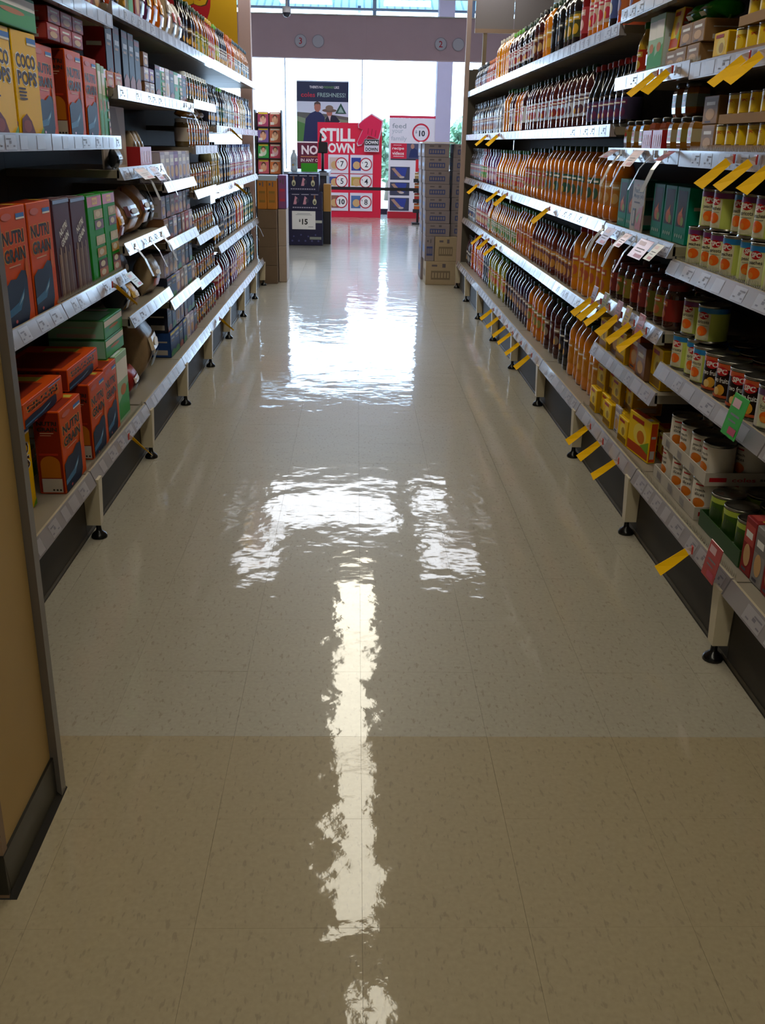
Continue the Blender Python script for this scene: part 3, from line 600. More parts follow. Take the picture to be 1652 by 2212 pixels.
# ------------------------------------------------------------------ filling the shelves
def XR(d): return 1.035 + d
def XL(d): return -0.935 - d
rj = random.Random(11)
def bottle_row(side, z, segs, where, cat='bottle', dx=0.015):
    """segs run from the near end to the far end: (y0, y1, proto args, pitch, words)"""
    n = 0; s = 1 if side == 'R' else -1; xf = 1.035 if s > 0 else -.935
    for y0, y1, args, pitch, words in segs:
        pr = bottle(*args); r = {'tall': .0505, 'square': .051, 'neck': .046, 'small': .035, 'slim': .037, 'jar': .045}[args[4]]; num = max(1, min(round((y1 - y0) / pitch), int((y1 - y0) / (2 * r + .003)))); st = (y1 - y0) / num
        for k in range(num):
            n += 1
            put(pr, 'juice_bottle' if side == 'R' else 'sauce_bottle', '%s, %s along %s' % (words, nth(n), where), cat,
                (xf + s * (.032 + r + dx + rj.uniform(0, .012)), y0 + st * (k + .5) + rj.uniform(-.001, .001), z + .0015), (R_ + rj.uniform(-.1, .6) if s > 0 else L_ - rj.uniform(-.1, .6)), 'bottles on ' + where)
AM, OR, DK, DR, RD, PU, BK, CL = '#c4690e', '#e0820c', '#1a0d12', '#3d0f12', '#7a1216', '#2a1230', '#0c0a0e', '#8d99ad'
GR, DG, RC, WC, OC, LG, BC = '#2c7a1e', '#0e3a24', '#a3121c', '#d8d4cc', '#d9701a', '#63b51e', '#20242e'
bottle_row('R', 1.838, [
 (3.40, 3.66, (OR, OC, '#c8743a', '#5f6aa8', 'square'), .115, 'orange juice bottle with blue label'), (3.66, 3.90, (DK, BC, '#3a4a86', '#c9c4c0', 'square'), .115, 'dark juice bottle with blue label'),
 (3.90, 4.20, ('#c8481a', RC, '#b0643a', '#7a74a8', 'square'), .115, 'reddish juice bottle with mauve label')], 'top right shelf over yellow tins')
bottle_row('R', 1.798, [
 (4.24, 4.55, ('#c8481a', RC, '#b0643a', '#7a74a8', 'square'), .11, 'reddish juice bottle with mauve label'), (4.55, 4.70, (DK, BC, '#4a5a96', '#d0ccc8', 'square'), .11, 'dark juice bottle with blue label'),
 (4.70, 5.13, (AM, OC, '#c9b0a0', '#c0304a', 'square'), .11, 'amber juice bottle with pink label'), (5.13, 5.34, (RD, RC, '#a83a44', '#d8b0b0', 'square'), .11, 'red juice bottle with red label'),
 (5.34, 5.71, (DK, DG, '#4a4a2a', '#c9a02a', 'square'), .11, 'dark juice bottle with fruit label'), (5.71, 6.06, (BK, DG, '#15151c', '#3a4046', 'square'), .11, 'black juice bottle with green cap'),
 (6.06, 6.33, (OR, DG, '#c9802a', '#d8a83a', 'square'), .11, 'orange juice bottle with green cap'), (6.33, 6.62, (DR, BC, '#5a2a24', '#a88a5a', 'square'), .11, 'dark red juice bottle with brown label'),
 (6.62, 7.19, (BK, DG, '#c4c0c8', '#7a2a3a', 'tall'), .105, 'black juice bottle with white label'), (7.19, 7.64, (DR, LG, '#d0ccd0', '#a83a44', 'tall'), .105, 'dark red juice bottle with lime cap'),
 (7.64, 8.32, ('#f09608', WC, '#e0860e', '#f0a83a', 'square'), .115, 'bright orange juice bottle with white cap'), (8.32, 8.87, ('#b04a1a', OC, '#d0ccd4', '#c84a2a', 'small'), .078, 'small juice bottle with orange cap'),
 (8.87, 9.78, (DK, BC, '#b8bcd0', '#6a3a5a', 'small'), .078, 'small dark cordial bottle')], 'top right juice shelf')
bottle_row('R', 1.423, [
 (4.26, 4.96, (BK, RC, '#4a4468', '#6a2a5a', 'neck'), .10, 'purple grape juice bottle with red cap'), (4.96, 5.52, (DR, DG, '#c8ccdc', '#5a3a4a', 'tall'), .108, 'dark red juice bottle with white painted highlight'),  # pale label colours on the dark red bottles stand in for window highlights
 (5.52, 6.33, ('#4a1210', DG, '#b8c4dc', '#8a2a2a', 'tall'), .108, 'dark cranberry juice bottle with pale painted highlight'), (6.33, 6.89, (DR, DG, '#d0d4e0', '#a03a3a', 'tall'), .108, 'dark red juice bottle with green cap'),
 (6.89, 7.25, (AM, GR, '#c08a4a', '#c84a2a', 'tall'), .108, 'amber juice bottle with green cap'), (7.25, 7.50, (DR, GR, '#c8ccd8', '#7a2a3a', 'tall'), .108, 'dark red juice bottle with bright green cap'),
 (7.50, 7.80, ('#cc760c', GR, '#cc760c', '#c9801a', 'square'), .12, 'large amber juice bottle with green cap'), (7.80, 8.16, (CL, BC, '#c8ccd8', '#8a8a9a', 'slim'), .085, 'slim clear cordial bottle'),
 (8.16, 9.78, (DK, BC, '#a8b0c8', '#8a5a5a', 'slim'), .085, 'slim dark cordial bottle')], 'right shelf second from top')
bottle_row('R', 1.043, [
 (4.26, 4.6, (AM, RC, '#b87a3a', '#c8a06a', 'tall'), .11, 'amber juice bottle with red cap'), (4.6, 5.91, ('#c86c0a', DG, '#a8662a', '#2f5a4a', 'square'), .118, 'large amber juice bottle with dark green cap'),
 (5.91, 6.62, (AM, DG, '#a8824a', '#b03a3a', 'tall'), .108, 'amber juice bottle with dark green cap'), (6.62, 7.98, ('#d07a0c', GR, '#b8a07a', '#c8402a', 'neck'), .104, 'amber juice bottle with bright green cap'),
 (7.98, 8.5, ('#5a3a7a', BC, '#b06a8a', '#d8c0d0', 'slim'), .085, 'slim purple cordial bottle'), (8.5, 8.96, (RD, RC, '#c88a7a', '#4a9a2a', 'slim'), .085, 'slim red cordial bottle with green label'),
 (8.96, 9.78, (DK, BC, '#a87a8a', '#8a9ab8', 'slim'), .085, 'slim dark cordial bottle with pink label')], 'middle right juice shelf')
bottle_row('R', .673, [
 (4.28, 4.98, ('#e0860a', RC, '#c8860e', '#b85a3a', 'square'), .118, 'large orange juice bottle with red cap'), (4.98, 6.17, ('#5a1e10', DG, '#7a4a4a', '#c88a3a', 'slim'), .094, 'dark apple juice bottle with dark green cap'),
 (6.17, 6.82, ('#cc720a', GR, '#c07a2a', '#b04a2a', 'tall'), .108, 'amber juice bottle with green cap'), (6.82, 8.34, ('#c4740e', GR, '#c0b49a', '#5a8a3a', 'neck'), .10, 'amber juice bottle with green cap'),
 (8.34, 9.18, (RD, PU, '#b04a4a', '#c8a07a', 'slim'), .085, 'slim red cordial bottle'), (9.18, 9.78, (CL, BC, '#c0c8d8', '#3a4a7a', 'slim'), .085, 'slim pale cordial bottle with blue label')], 'right shelf second from floor')
bottle_row('R', .253, [
 (4.26, 4.91, ('#d47c0c', DG, '#c07a1a', '#c8862a', 'square'), .118, 'large orange juice bottle'), (4.91, 5.19, (BK, BC, '#15121a', '#2a2430', 'square'), .118, 'large black juice bottle'), (5.19, 5.6, (DR, DG, '#4a1a1a', '#8a7a6a', 'square'), .118, 'large dark red juice bottle'),
 (5.6, 6.15, ('#cc760c', DG, '#c05a1a', '#8a8a4a', 'square'), .118, 'large orange juice bottle with orange label'), (6.15, 6.82, (PU, BC, '#4a3a4a', '#8a6a6a', 'square'), .112, 'large purple juice bottle'), (6.82, 7.19, (BK, BC, '#2a2024', '#8a6a5a', 'square'), .112, 'large black juice bottle with brown label'),
 (7.19, 8.09, ('#8a8a2a', GR, '#b8a83a', '#c85a2a', 'square'), .112, 'pale green juice bottle with yellow label'), (8.09, 8.43, (BK, BC, '#1a1a24', '#3a3a4a', 'square'), .112, 'black juice bottle with plain label'), (8.43, 9.34, ('#a83a1a', RC, '#c8742a', '#b8261e', 'square'), .112, 'red juice bottle with orange label'),
 (9.34, 9.78, ('#3a0f1a', BC, '#3a2a34', '#8a8a8a', 'slim'), .09, 'slim dark red cordial bottle')], 'bottom right juice shelf')
# left-hand bottle bays
bottle_row('L', 1.823, [
 (6.35, 6.62, (DK, DG, '#3a2a20', '#8a6a3a', 'slim'), .085, 'dark sauce bottle with green cap'), (6.62, 7.14, ('#8a4a1a', DG, '#b0a03a', '#6a7a2a', 'slim'), .085, 'brown dressing bottle with green label'), (7.14, 7.5, ('#b03a1a', '#d9a81a', '#c05a4a', '#c8b0b0', 'slim'), .085, 'red sauce bottle with yellow cap'),
 (7.5, 7.7, ('#a85a1a', LG, '#b8c86a', '#d8d8c0', 'slim'), .085, 'amber dressing bottle with lime cap'), (7.7, 8.1, (DK, BC, '#c8c8d0', '#4a2a2a', 'slim'), .085, 'dark sauce bottle with white label'), (8.1, 8.6, ('#c85a1a', OC, '#d8c0b0', '#c84a2a', 'slim'), .085, 'orange sauce bottle with orange cap'),
 (8.6, 9.75, ('#c8906a', '#2a5a7a', '#d8d4d8', '#5a7a9a', 'slim'), .085, 'pale sauce bottle with blue cap')], 'top left bottle shelf')
bottle_row('L', 1.423, [
 (7.0, 7.6, (BK, BC, '#2a3048', '#8a8a9a', 'slim'), .085, 'dark vinegar bottle'), (7.6, 7.9, (DK, LG, '#1a3a2a', '#4a6a4a', 'slim'), .085, 'dark bottle with lime cap'), (7.9, 8.5, ('#8a90a0', BC, '#b8c8e0', '#7a8a9a', 'slim'), .085, 'pale blue dressing bottle'),
 (8.5, 8.9, ('#a02a2a', BC, '#b03a3a', '#d8c8c0', 'slim'), .085, 'red dressing bottle'), (8.9, 9.3, ('#a8883a', PU, '#c8b07a', '#8a7a3a', 'slim'), .085, 'yellow dressing bottle'), (9.3, 9.78, ('#1a2450', BC, '#24306a', '#6a7ab0', 'slim'), .085, 'navy blue dressing bottle')], 'left bottle shelf second from top')
bottle_row('L', 1.038, [
 (7.0, 7.5, ('#8a8a6a', BC, '#b89a4a', '#8a7a3a', 'tall'), .11, 'pale oil bottle with gold label'), (7.5, 8.1, (BK, BC, '#2a2c3a', '#7a7a86', 'slim'), .085, 'black sauce bottle'), (8.1, 9.0, ('#7a6a9a', '#2430a0', '#b8b0cc', '#b04a6a', 'slim'), .085, 'lilac dressing bottle with blue cap'),
 (9.0, 9.78, ('#8a4a6a', '#2430a0', '#c8c0d0', '#a03a5a', 'slim'), .085, 'pink dressing bottle with blue cap')], 'middle left bottle shelf')
bottle_row('L', .638, [
 (7.0, 7.6, (BK, BC, '#1a1c28', '#5a5a66', 'slim'), .085, 'black sauce bottle with grey label'), (7.6, 8.4, (DK, BC, '#24242e', '#6a6a8a', 'tall'), .105, 'dark cola coloured bottle'), (8.4, 9.0, ('#c07a10', BC, '#b8402a', '#d8a83a', 'tall'), .105, 'orange squash bottle'), (9.0, 9.78, ('#14402a', BC, '#1a4a30', '#a8a83a', 'tall'), .105, 'dark green squash bottle')], 'left bottle shelf second from floor')
bottle_row('L', .253, [
 (7.1, 7.5, ('#7a2a3a', BC, '#a03a4a', '#c8a0a0', 'tall'), .105, 'red cordial bottle'), (7.5, 8.0, ('#4a2a4a', BC, '#5a3a5a', '#a88aa0', 'tall'), .105, 'plum cordial bottle'), (8.0, 8.4, ('#7a4a7a', BC, '#a87aa0', '#d8c0d0', 'tall'), .105, 'mauve cordial bottle'), (8.4, 9.1, ('#c88a10', BC, '#d0901a', '#c85a1a', 'tall'), .105, 'yellow cordial bottle'), (9.1, 9.78, ('#12342c', BC, '#1a4038', '#4a7a6a', 'tall'), .105, 'dark green cordial bottle')], 'bottom left bottle shelf')

_FR = {}
def front_of(proto):
    k = id(proto)
    if k not in _FR: _FR[k] = (min(v.co.y for q in proto for v in q[1].vertices), proto)
    return _FR[k][0]
def item(side, proto, name, label, cat, y, z, d, group=None, rz=None, tilt=(0, 0)):
    s = 1 if side == 'R' else -1; f_ = front_of(proto); d = max(d, (.034 if z > .3 else -.002) - f_)
    return put(proto, name, label, cat, ((1.035 if s > 0 else -.935) + s * d, y, z + .0015), (R_ if s > 0 else L_) + (rj.uniform(-.04, .04) if rz is None else rz), group, tilt)
def can_run(style, ys, z, words, where, d=.085, rows=1, group=None, step=.103):
    n = 0
    for r in range(rows):
        for y in ys:
            n += 1; back = ('', ' in the row behind', ' in the third row back')[r]
            item('R', can(style), 'food_can', '%s, %s along %s%s' % (words, nth(n - r * len(ys)), where, back), 'can', y, z, d + r * step, group or 'cans in ' + where, rz=rj.uniform(.35, .8))
# ---- right, closest bay: fruit cans
zz = .953 + .038
for k, y in enumerate([3.20, 3.095, 2.99, 2.885, 2.78, 2.675, 2.57, 2.465]):
    st = ('peach', 'peach', 'apricotp', 'peachblue', 'peachblue', 'peachblue', 'peach', 'peach')[k]
    item('R', can(st), 'food_can', 'pale green fruit can, %s along lower tier above the bright rail' % nth(k + 1), 'can', y, zz, .088 + (.012 if k % 3 == 1 else 0), 'pale green fruit cans above the bright rail', rz=rj.uniform(.3, .75))
for k, y in enumerate([3.12, 3.015, 2.90, 2.79, 2.685, 2.58, 2.47]):
    st = ('peach', 'peach', 'peachblue', 'apricotp', 'peach', 'peach', 'peachblue')[k]
    item('R', can(st), 'food_can', 'pale green fruit can, %s along upper tier above the bright rail' % nth(k + 1), 'can', y, zz + .12, .09 + (.02 if k % 3 == 2 else 0), 'pale green fruit cans above the bright rail', rz=rj.uniform(.2, .8))
for k, y in enumerate([3.18, 3.075, 2.965, 2.855, 2.745, 2.64]): item('R', can('peach'), 'food_can', 'pale green fruit can, %s along the tier\'s second row back' % nth(k + 1), 'can', y, zz, .205, 'pale green fruit cans above the bright rail')
zz = .608 + .038
for k, (st, y, d, lv) in enumerate([('apricot', 3.215, .088, 0), ('apricot', 3.108, .10, 0), ('apricot', 3.0, .085, 0), ('apricotp', 3.19, .10, 1), ('apricot', 3.06, .105, 1)]):
    item('R', can(st), 'food_can', 'pale green apricot can beside dark cans, %s %s' % (nth(k % 3 + 1), 'on the shelf' if lv == 0 else 'stacked on top'), 'can', y, zz + .12 * lv, d, 'apricot cans beside the dark cans', rz=rj.uniform(.3, .8))
can_run('two', [2.892, 2.787, 2.682, 2.577], zz, 'dark two-fruit can', 'shelf below the bright rail', d=.086, rows=3)
can_run('salad', [2.47, 2.365], zz, 'pale fruit salad can', 'shelf below the bright rail', d=.084, rows=2)
can_run('apricot', [3.14, 3.03], zz, 'apricot can', 'shelf below the bright rail, behind', d=.208, rows=1)
zz = .215 + .038
for lv, (y, d, lab) in enumerate([(3.02, .20, 'lower white can tray on the bottom shelf, barcode on its front'), (2.99, .205, 'upper white can tray stacked on the bottom shelf cans')]):
    z = zz + lv * .1235
    item('R', tray(.44, .335, .042, 'white'), 'can_tray', lab, 'tray', y, z, d, 'white can trays on the bottom shelf', rz=0)
    for r in range(3):
        for k in range(4):
            item('R', can('home'), 'food_can', 'white peach can, %s along row %s of the %s tray' % (nth(k + 1), ('one', 'two', 'three')[r], ('lower', 'upper')[lv]), 'can', y + .159 - k * .106, z + .0045, d - .109 + r * .106, 'white peach cans in trays', rz=rj.uniform(.1, .8))
item('R', tray(.33, .335, .05, 'green'), 'can_tray', 'green cardboard tray of green cans on the bottom shelf', 'tray', 2.60, zz, .205, rz=0)
for r in range(3):
    for k in range(3): item('R', can('green'), 'food_can', 'dark green can, %s along row %s of the green tray' % (nth(k + 1), ('one', 'two', 'three')[r]), 'can', 2.60 + .106 - k * .106, zz + .0045, .205 - .109 + r * .106, 'green cans in the green tray', rz=rj.uniform(.1, .8))
for k, (st, y) in enumerate([('red', 2.395), ('grey', 2.32), ('red', 2.245), ('silver', 2.17), ('red', 2.095)]):
    item('R', carton(st, .07, .10, .16), 'small_carton', '%s upright carton beside the green tray, %s from it' % ({'red': 'red', 'grey': 'grey', 'silver': 'silver'}[st], nth(k + 1)), 'carton', y, zz + (0 if k else 0), .09, 'upright cartons by the green tray')
# yellow tins in kraft trays, two shelves
for zb, nm, y0 in ((1.29, 'shelf with pink cards', 2.86), (1.545, 'shelf above pink cards', 2.80)):
    for lv in range(2):
        z = zb + .038 + lv * .0845; yc = y0 - .07 * lv
        item('R', tray(.59, .18, .026, 'kraft'), 'can_tray', 'brown card tray of yellow tins, %s, %s' % (('lower', 'upper')[lv], nm), 'tray', yc, z, .135, 'brown trays of yellow tins', rz=0)
        for r in range(2):
            for k in range(7): item('R', can('yellow' if (k * 2 + r) % 3 else 'yellowb'), 'food_can', 'yellow fruit tin, %s in %s row of %s tray, %s' % (nth(k + 1), ('front', 'rear')[r], ('lower', 'upper')[lv], nm), 'can', yc + .249 - k * .083, z + .0045, .135 - .043 + r * .085, 'yellow tins in brown trays', rz=rj.uniform(.0, .8))
item('R', carton('yellow', .14, .008, .085), 'yellow_card', 'small yellow display card standing before yellow tins', 'card', 2.62, 1.331, .03, rz=.0)
for k, (y, z) in enumerate([(3.21, 1.331), (3.215, 1.415)]): item('R', carton('kraft', .12, .2, .082), 'kraft_carton', ('plain brown carton beside yellow tins, under another', 'plain brown carton on top of another beside yellow tins')[k], 'carton', y, z, .16)
# ---- right, second bay
zz = .215 + .038
for k in range(7): item('R', carton('yelred' if k in (5, 6) else 'yellow', .115, .13, .10), 'dessert_box', 'yellow dessert box, %s along the bottom shelf before the cans' % nth(7 - k), 'box', 4.14 - k * .125, zz, .085 + .02 * (k % 2) + (.085 if k > 4 else 0), 'yellow boxes on the bottom shelf')
for k in range(4): item('R', carton('yellow', .115, .12, .10), 'dessert_box', 'yellow dessert box on top of others, %s above the bottom rail' % nth(4 - k), 'box', 4.12 - k * .13, zz + .102, .10 + .02 * (k % 2), 'yellow boxes on the bottom shelf', rz=rj.uniform(-.2, .2))
item('R', carton('yelred', .20, .03, .155), 'dessert_packet', 'large yellow packet with red band leaning out of bottom shelf', 'packet', 3.47, zz, .05, rz=.12)
item('R', carton('white', .08, .01, .11), 'shelf_card', 'small white card standing among the yellow boxes', 'card', 3.78, zz, .04, rz=0)
zz = .495 + .038
for k in range(6): item('R', carton(('yellow', 'brown', 'yellow', 'orange', 'brown', 'yellow')[k], .13, .15, .145 if k % 2 else .12), 'dessert_box', '%s dessert box, %s along the shelf under yellow tickets' % (('yellow', 'brown', 'yellow', 'orange', 'brown', 'yellow')[k], nth(6 - k)), 'box', 4.13 - k * .145, zz, .10 + .025 * (k % 2), 'boxes under the yellow tickets')
zz = .71 + .038
for k in range(8): item('R', bottle('#3a1a10', '#6a1a1a', ('#8a3a3a', '#6a6a2a', '#9a8a3a', '#8a2a24')[k % 4], '#c86a3a', 'jar'), 'fruit_jar', 'dark preserve jar, %s along the shelf above yellow tickets' % nth(8 - k), 'jar', 4.14 - k * .108, zz, .09, 'dark jars above the yellow tickets', rz=rj.uniform(-.3, .3))
for k in range(7): item('R', bottle('#3a1a10', '#5a1414', ('#7a3a3a', '#5a5a2a', '#8a2a24')[k % 3], '#c86a3a', 'jar'), 'fruit_jar', 'dark preserve jar, %s in the second row above yellow tickets' % nth(7 - k), 'jar', 4.10 - k * .11, zz, .20, 'dark jars above the yellow tickets')
zz = 1.0 + .038
for k, y in enumerate([4.15, 4.018, 3.66, 3.52, 3.385]): item('R', carton('teal', .128, .12, .185), 'dessert_pack', 'green dessert pack with a window, %s before the juice bottles' % nth(k + 1), 'pack', y, zz, .05 + .075, 'green dessert packs with windows', rz=0)
sg = item('R', (lambda: (lambda p, F: [('card', (p.box(-.085, .085, -.002, .002, 0, .19, M('#b9aa9c', .5)), p.build('card'))[1], None), ('lettering', (F.text('coles', -.02, .172, .010, REDP, .03), F.text('Peaches in', .005, .152, .018, BLACKP, .125), F.text('Mango Jelly', .008, .130, .019, BLACKP, .135), F.rect(-.05, .105, .03, .111, INK), F.rect(-.06, .02, -.02, .085, M('#2a241e', .4)), F.rect(-.052, .028, -.028, .077, M('#b9aa9c', .5)), F.poly([(-.005, .01), (.07, .01), (.078, .10), (.03, .09), (-.01, .05)], M('#b0481e', .4)), F.poly([(.0, .05), (.05, .075), (.02, .03)], M('#7a9a2a', .4)), F.build('lettering'))[-1], 0)])(P(), Pr(front(.002))))(), 'product_sign', 'pale product sign reading peaches in mango jelly', 'sign', 3.865, zz, .05, rz=0)
zz = 1.295 + .038
for k, y in enumerate([4.16, 4.05, 3.94, 3.58, 3.47, 3.36]): item('R', octjar('#1a1a18', '#8a5a1a', ('#8a7a3a', '#a89a7a')[k % 2]), 'octagonal_jar', 'eight-sided fruit jar with dark lid, %s along the shelf with pink cards' % nth(6 - k), 'jar', y, zz, .10, 'eight-sided jars', rz=0)
for k, y in enumerate([3.60, 3.49]): item('R', octjar('#1a1a18', '#7a4a1a', '#7a8a8a'), 'octagonal_jar', 'eight-sided fruit jar on top of others, %s' % ('nearer one', 'farther one')[1 - k], 'jar', y, zz + .1105, .11, 'eight-sided jars', rz=0)
for k, y in enumerate([3.83, 3.70]):
    item('R', tray(.115, .12, .07, 'red'), 'display_tray', 'red display tray of small jars, %s the eight-sided jars on its side' % ('farther from', 'next to')[k], 'tray', y, zz, .105, 'red display trays', rz=0)
    item('R', octjar('#2a2a26', '#8a3a1a', '#a87a5a'), 'octagonal_jar', 'eight-sided jar standing in the %s red tray' % ('farther', 'nearer')[k], 'jar', y, zz + .0045, .105, 'eight-sided jars', rz=.2)
zz = 1.555 + .038
item('R', bottle('#b8901a', GR, '#a8321e', '#c8a83a', 'small'), 'sauce_bottle', 'yellow sauce bottle with green cap beside grape juice', 'bottle', 4.12, zz, .09)
item('R', pouch('purple', .10, .05, .17, 3), 'snack_pouch', 'purple fruit snack pouch beside the yellow sauce bottle', 'pouch', 4.00, zz, .085, rz=0, tilt=(-.10, 0))
for k, y in enumerate([3.88, 3.79]): item('R', carton('whiteg', .085, .10, .195), 'snack_box', 'tall white and green snack box, %s the purple pouch' % ('next to', 'one away from')[k], 'box', y, zz, .09, 'tall snack boxes', rz=.05)
item('R', carton('yelred', .10, .03, .13), 'dessert_packet', 'yellow and red packet propped on a brown carton', 'packet', 3.67, zz + .067, .07, rz=0, tilt=(-.1, 0)); item('R', carton('kraft', .12, .12, .064), 'kraft_carton', 'low brown carton under the yellow and red packet', 'carton', 3.66, zz, .11, rz=0)
for k, y in enumerate([3.55, 3.42]): item('R', pouch('bright', .12, .12, .055, 5 + k), 'snack_pouch', 'bright green pouch lying above brown cartons, %s one' % ('farther', 'nearer')[k], 'pouch', y, zz + .135, .13, 'bright green pouches', rz=.1)
for k, (y, z) in enumerate([(3.54, zz), (3.41, zz), (3.50, zz + .0665), (3.38, zz + .0665)]): item('R', carton('kraft', .12, .17, .065), 'kraft_carton', 'brown carton under green pouches, %s' % ('lower, farther', 'lower, nearer', 'upper, farther', 'upper, nearer')[k], 'carton', y, z, .13, 'brown cartons under green pouches', rz=0)
for y in (3.20,): item('R', carton('yellow', .12, .12, .09), 'yellow_box', 'yellow box beside brown cartons below top shelf', 'box', y, 1.583, .12, rz=0)

# ---- left: cereals
G1 = 'cereal boxes on the eye-level shelf'
zz = 1.30 + .038
for k, (st, y, w_, h_, d) in enumerate([('coco', 2.70, .21, .285, .075), ('coco', 2.93, .21, .285, .075), ('coco', 3.15, .205, .285, .07), ('nutri', 3.375, .205, .27, .085), ('nutri', 3.66, .20, .275, .05), ('nutri', 3.88, .185, .27, .06), ('whiteg', 4.00, .05, .26, .05), ('whiteg', 4.056, .05, .255, .05), ('green', 4.11, .05, .25, .05)]):
    item('L', carton(st, w_, .08, h_), 'cereal_box', ('yellow cereal box half hidden at the picture edge', 'yellow cereal box, glossy, left of the lettered one', 'yellow cereal box with large brown lettering at eye level', 'orange cereal box beside the yellow lettered one', 'red cereal box with white side panel at eye level', 'red and blue cereal box, glossy, at eye level', 'thin white-green cereal box beside red one', 'thin white-green cereal box, second from the red one', 'thin green cereal box at the end of eye-level shelf')[k], 'box', y, zz, d + .01, G1, rz=0 if k != 2 else -.03)
for lv in range(2):
    for k in range(3): item('L', carton('red', .135, .17, .048), 'cereal_carton', 'flat red carton, %s in the %s layer on cereal boxes' % (nth(k + 1), ('lower', 'upper')[lv]), 'carton', 3.45 + k * .142 + .02 * lv, 1.6255 + lv * .0495 + .0 , .10, 'flat red cartons', rz=0)
item('L', carton('greenp', .42, .17, .09), 'cereal_carton', 'flat green carton lying on the yellow cereal boxes', 'carton', 3.06, 1.6265, .075, rz=0)
zz = .785 + .038
for k, (st, y, w_, h_, d) in enumerate([('nutri', 2.62, .235, .33, .06), ('nutri', 2.87, .235, .33, .06), ('nutri', 3.12, .235, .33, .055), ('wheat', 3.37, .19, .325, .05), ('wheat', 3.575, .19, .32, .05), ('green', 3.81, .215, .315, .048), ('green', 4.03, .20, .315, .048)]):
    item('L', carton(st, w_, .075, h_), 'cereal_box', ('orange cereal box hidden behind the cream column', 'orange cereal box half behind the cream column edge', 'orange cereal box with black lettering and blue wave', 'dark cereal box with wheat stalks beside the orange one', 'dark cereal box with wheat stalks beside the green one', 'green cereal box with red corner beside the wheat box', 'green cereal box with red corner at the shelf end')[k], 'box', y, zz, d + .01, 'cereal boxes on the middle shelf', rz=0, tilt=(-.02 if k > 2 else 0, 0))
zz = .21 + .038
for k, (st, y, w_, d) in enumerate([('coco', 2.79, .215, .10), ('nutri', 3.12, .25, .028), ('nutri', 3.47, .22, .028), ('nutri', 3.715, .20, .045), ('whiteg', 3.93, .19, .05)]):
    item('L', carton(st, w_, .085, .275), 'cereal_box', ('yellow cereal box on the bottom shelf by the cream column', 'red-brown cereal box on the bottom shelf, closest one', 'red-brown cereal box on the bottom shelf, middle one', 'red-brown cereal box on the bottom shelf, farthest one', 'white-green cereal box on the bottom shelf')[k], 'box', y, zz, d + .01, 'cereal boxes on the bottom shelf', rz=0)
for k, (st, y, w_, z, d) in enumerate([('nutri', 2.98, .40, zz + .278, .14), ('nutri', 3.45, .40, zz + .278, .135)]):
    item('L', carton(st, w_, .25, .075), 'cereal_box', ('cereal box lying flat on bottom-shelf boxes, nearer one', 'cereal box lying flat on bottom-shelf boxes, farther one')[k], 'box', y, z, d, 'cereal boxes lying flat', rz=0)
for k in range(2): item('L', carton('greenp', .30, .22, .075), 'cereal_box', 'flat green cereal box over the white-green one, %s of two' % ('lower', 'upper')[k], 'box', 3.92, zz + .278 + k * .077, .125, 'flat green cereal boxes', rz=0)
for k in range(4): item('L', carton('whiteg', .16, .3, .11), 'cereal_carton', 'pale carton stored deep on the bottom cereal shelf, %s' % nth(k + 1), 'carton', 2.75 + k * .36, zz, .305, 'pale cartons stored deep', rz=0)
zz = 1.73 + .038
for k in range(7): item('L', carton(('orange', 'red', 'blue', 'red', 'yellow', 'red', 'brown')[k], .115, .10, .17), 'snack_box', '%s snack box, %s along the top shelf over the cereal' % (('orange', 'red', 'blue', 'red', 'yellow', 'red', 'brown')[k], nth(k + 1)), 'box', 3.37 + k * .117, zz, .09, 'boxes on the top cereal shelf', rz=0)

# ---- left: bagged goods bay
zz = 1.78 + .038
TL = [('jar', 4.20, 'brown spread jar'), ('jar2', 4.30, 'orange spread jar'), ('slim', 4.39, 'dark sauce bottle'), ('slim', 4.47, 'dark sauce bottle'), ('jar', 4.57, 'brown spread jar'), ('box', 4.70, 'tall white-green packet'), ('box2', 4.84, 'red snack packet'), ('p1', 4.98, 'pale tea pouch'), ('p2', 5.14, 'purple chip pouch'), ('p3', 5.30, 'orange snack pouch'), ('p4', 5.46, 'orange snack pouch'), ('p5', 5.62, 'tan paper pouch'), ('p6', 5.80, 'white pouch'), ('p6', 5.97, 'white pouch'), ('slim', 6.12, 'dark sauce bottle'), ('slim', 6.23, 'dark sauce bottle')]
for k, (a, y, wd) in enumerate(TL):
    pr = {'jar': lambda: bottle('#4a2a14', '#3a2a20', '#8a6a2a', '#c8a85a', 'jar'), 'jar2': lambda: bottle('#b0401a', '#1a1a1a', '#b8401c', '#d8b08a', 'jar'), 'slim': lambda: bottle(DK, DG, '#3a3a4a', '#8a8a9a', 'slim'), 'box': lambda: carton('whiteg', .10, .08, .25), 'box2': lambda: carton('red', .10, .08, .24), 'p1': lambda: pouch('white', .13, .07, .21, 2), 'p2': lambda: pouch('purple', .13, .07, .20, 2), 'p3': lambda: pouch('orange', .12, .07, .24, 2), 'p4': lambda: pouch('orange', .12, .07, .20, 7), 'p5': lambda: pouch('tan', .14, .08, .25, 3), 'p6': lambda: pouch('white', .13, .08, .20, 4)}[a]()
    item('L', pr, 'grocery_item' if a[0] == 'p' else ('snack_box' if a[0] == 'b' else 'sauce_bottle'), '%s, %s along the top left shelf past the cereal' % (wd, nth(k + 1)), 'groceries', y, zz, .085, 'goods on the top left shelf')
zz = 1.485 + .038
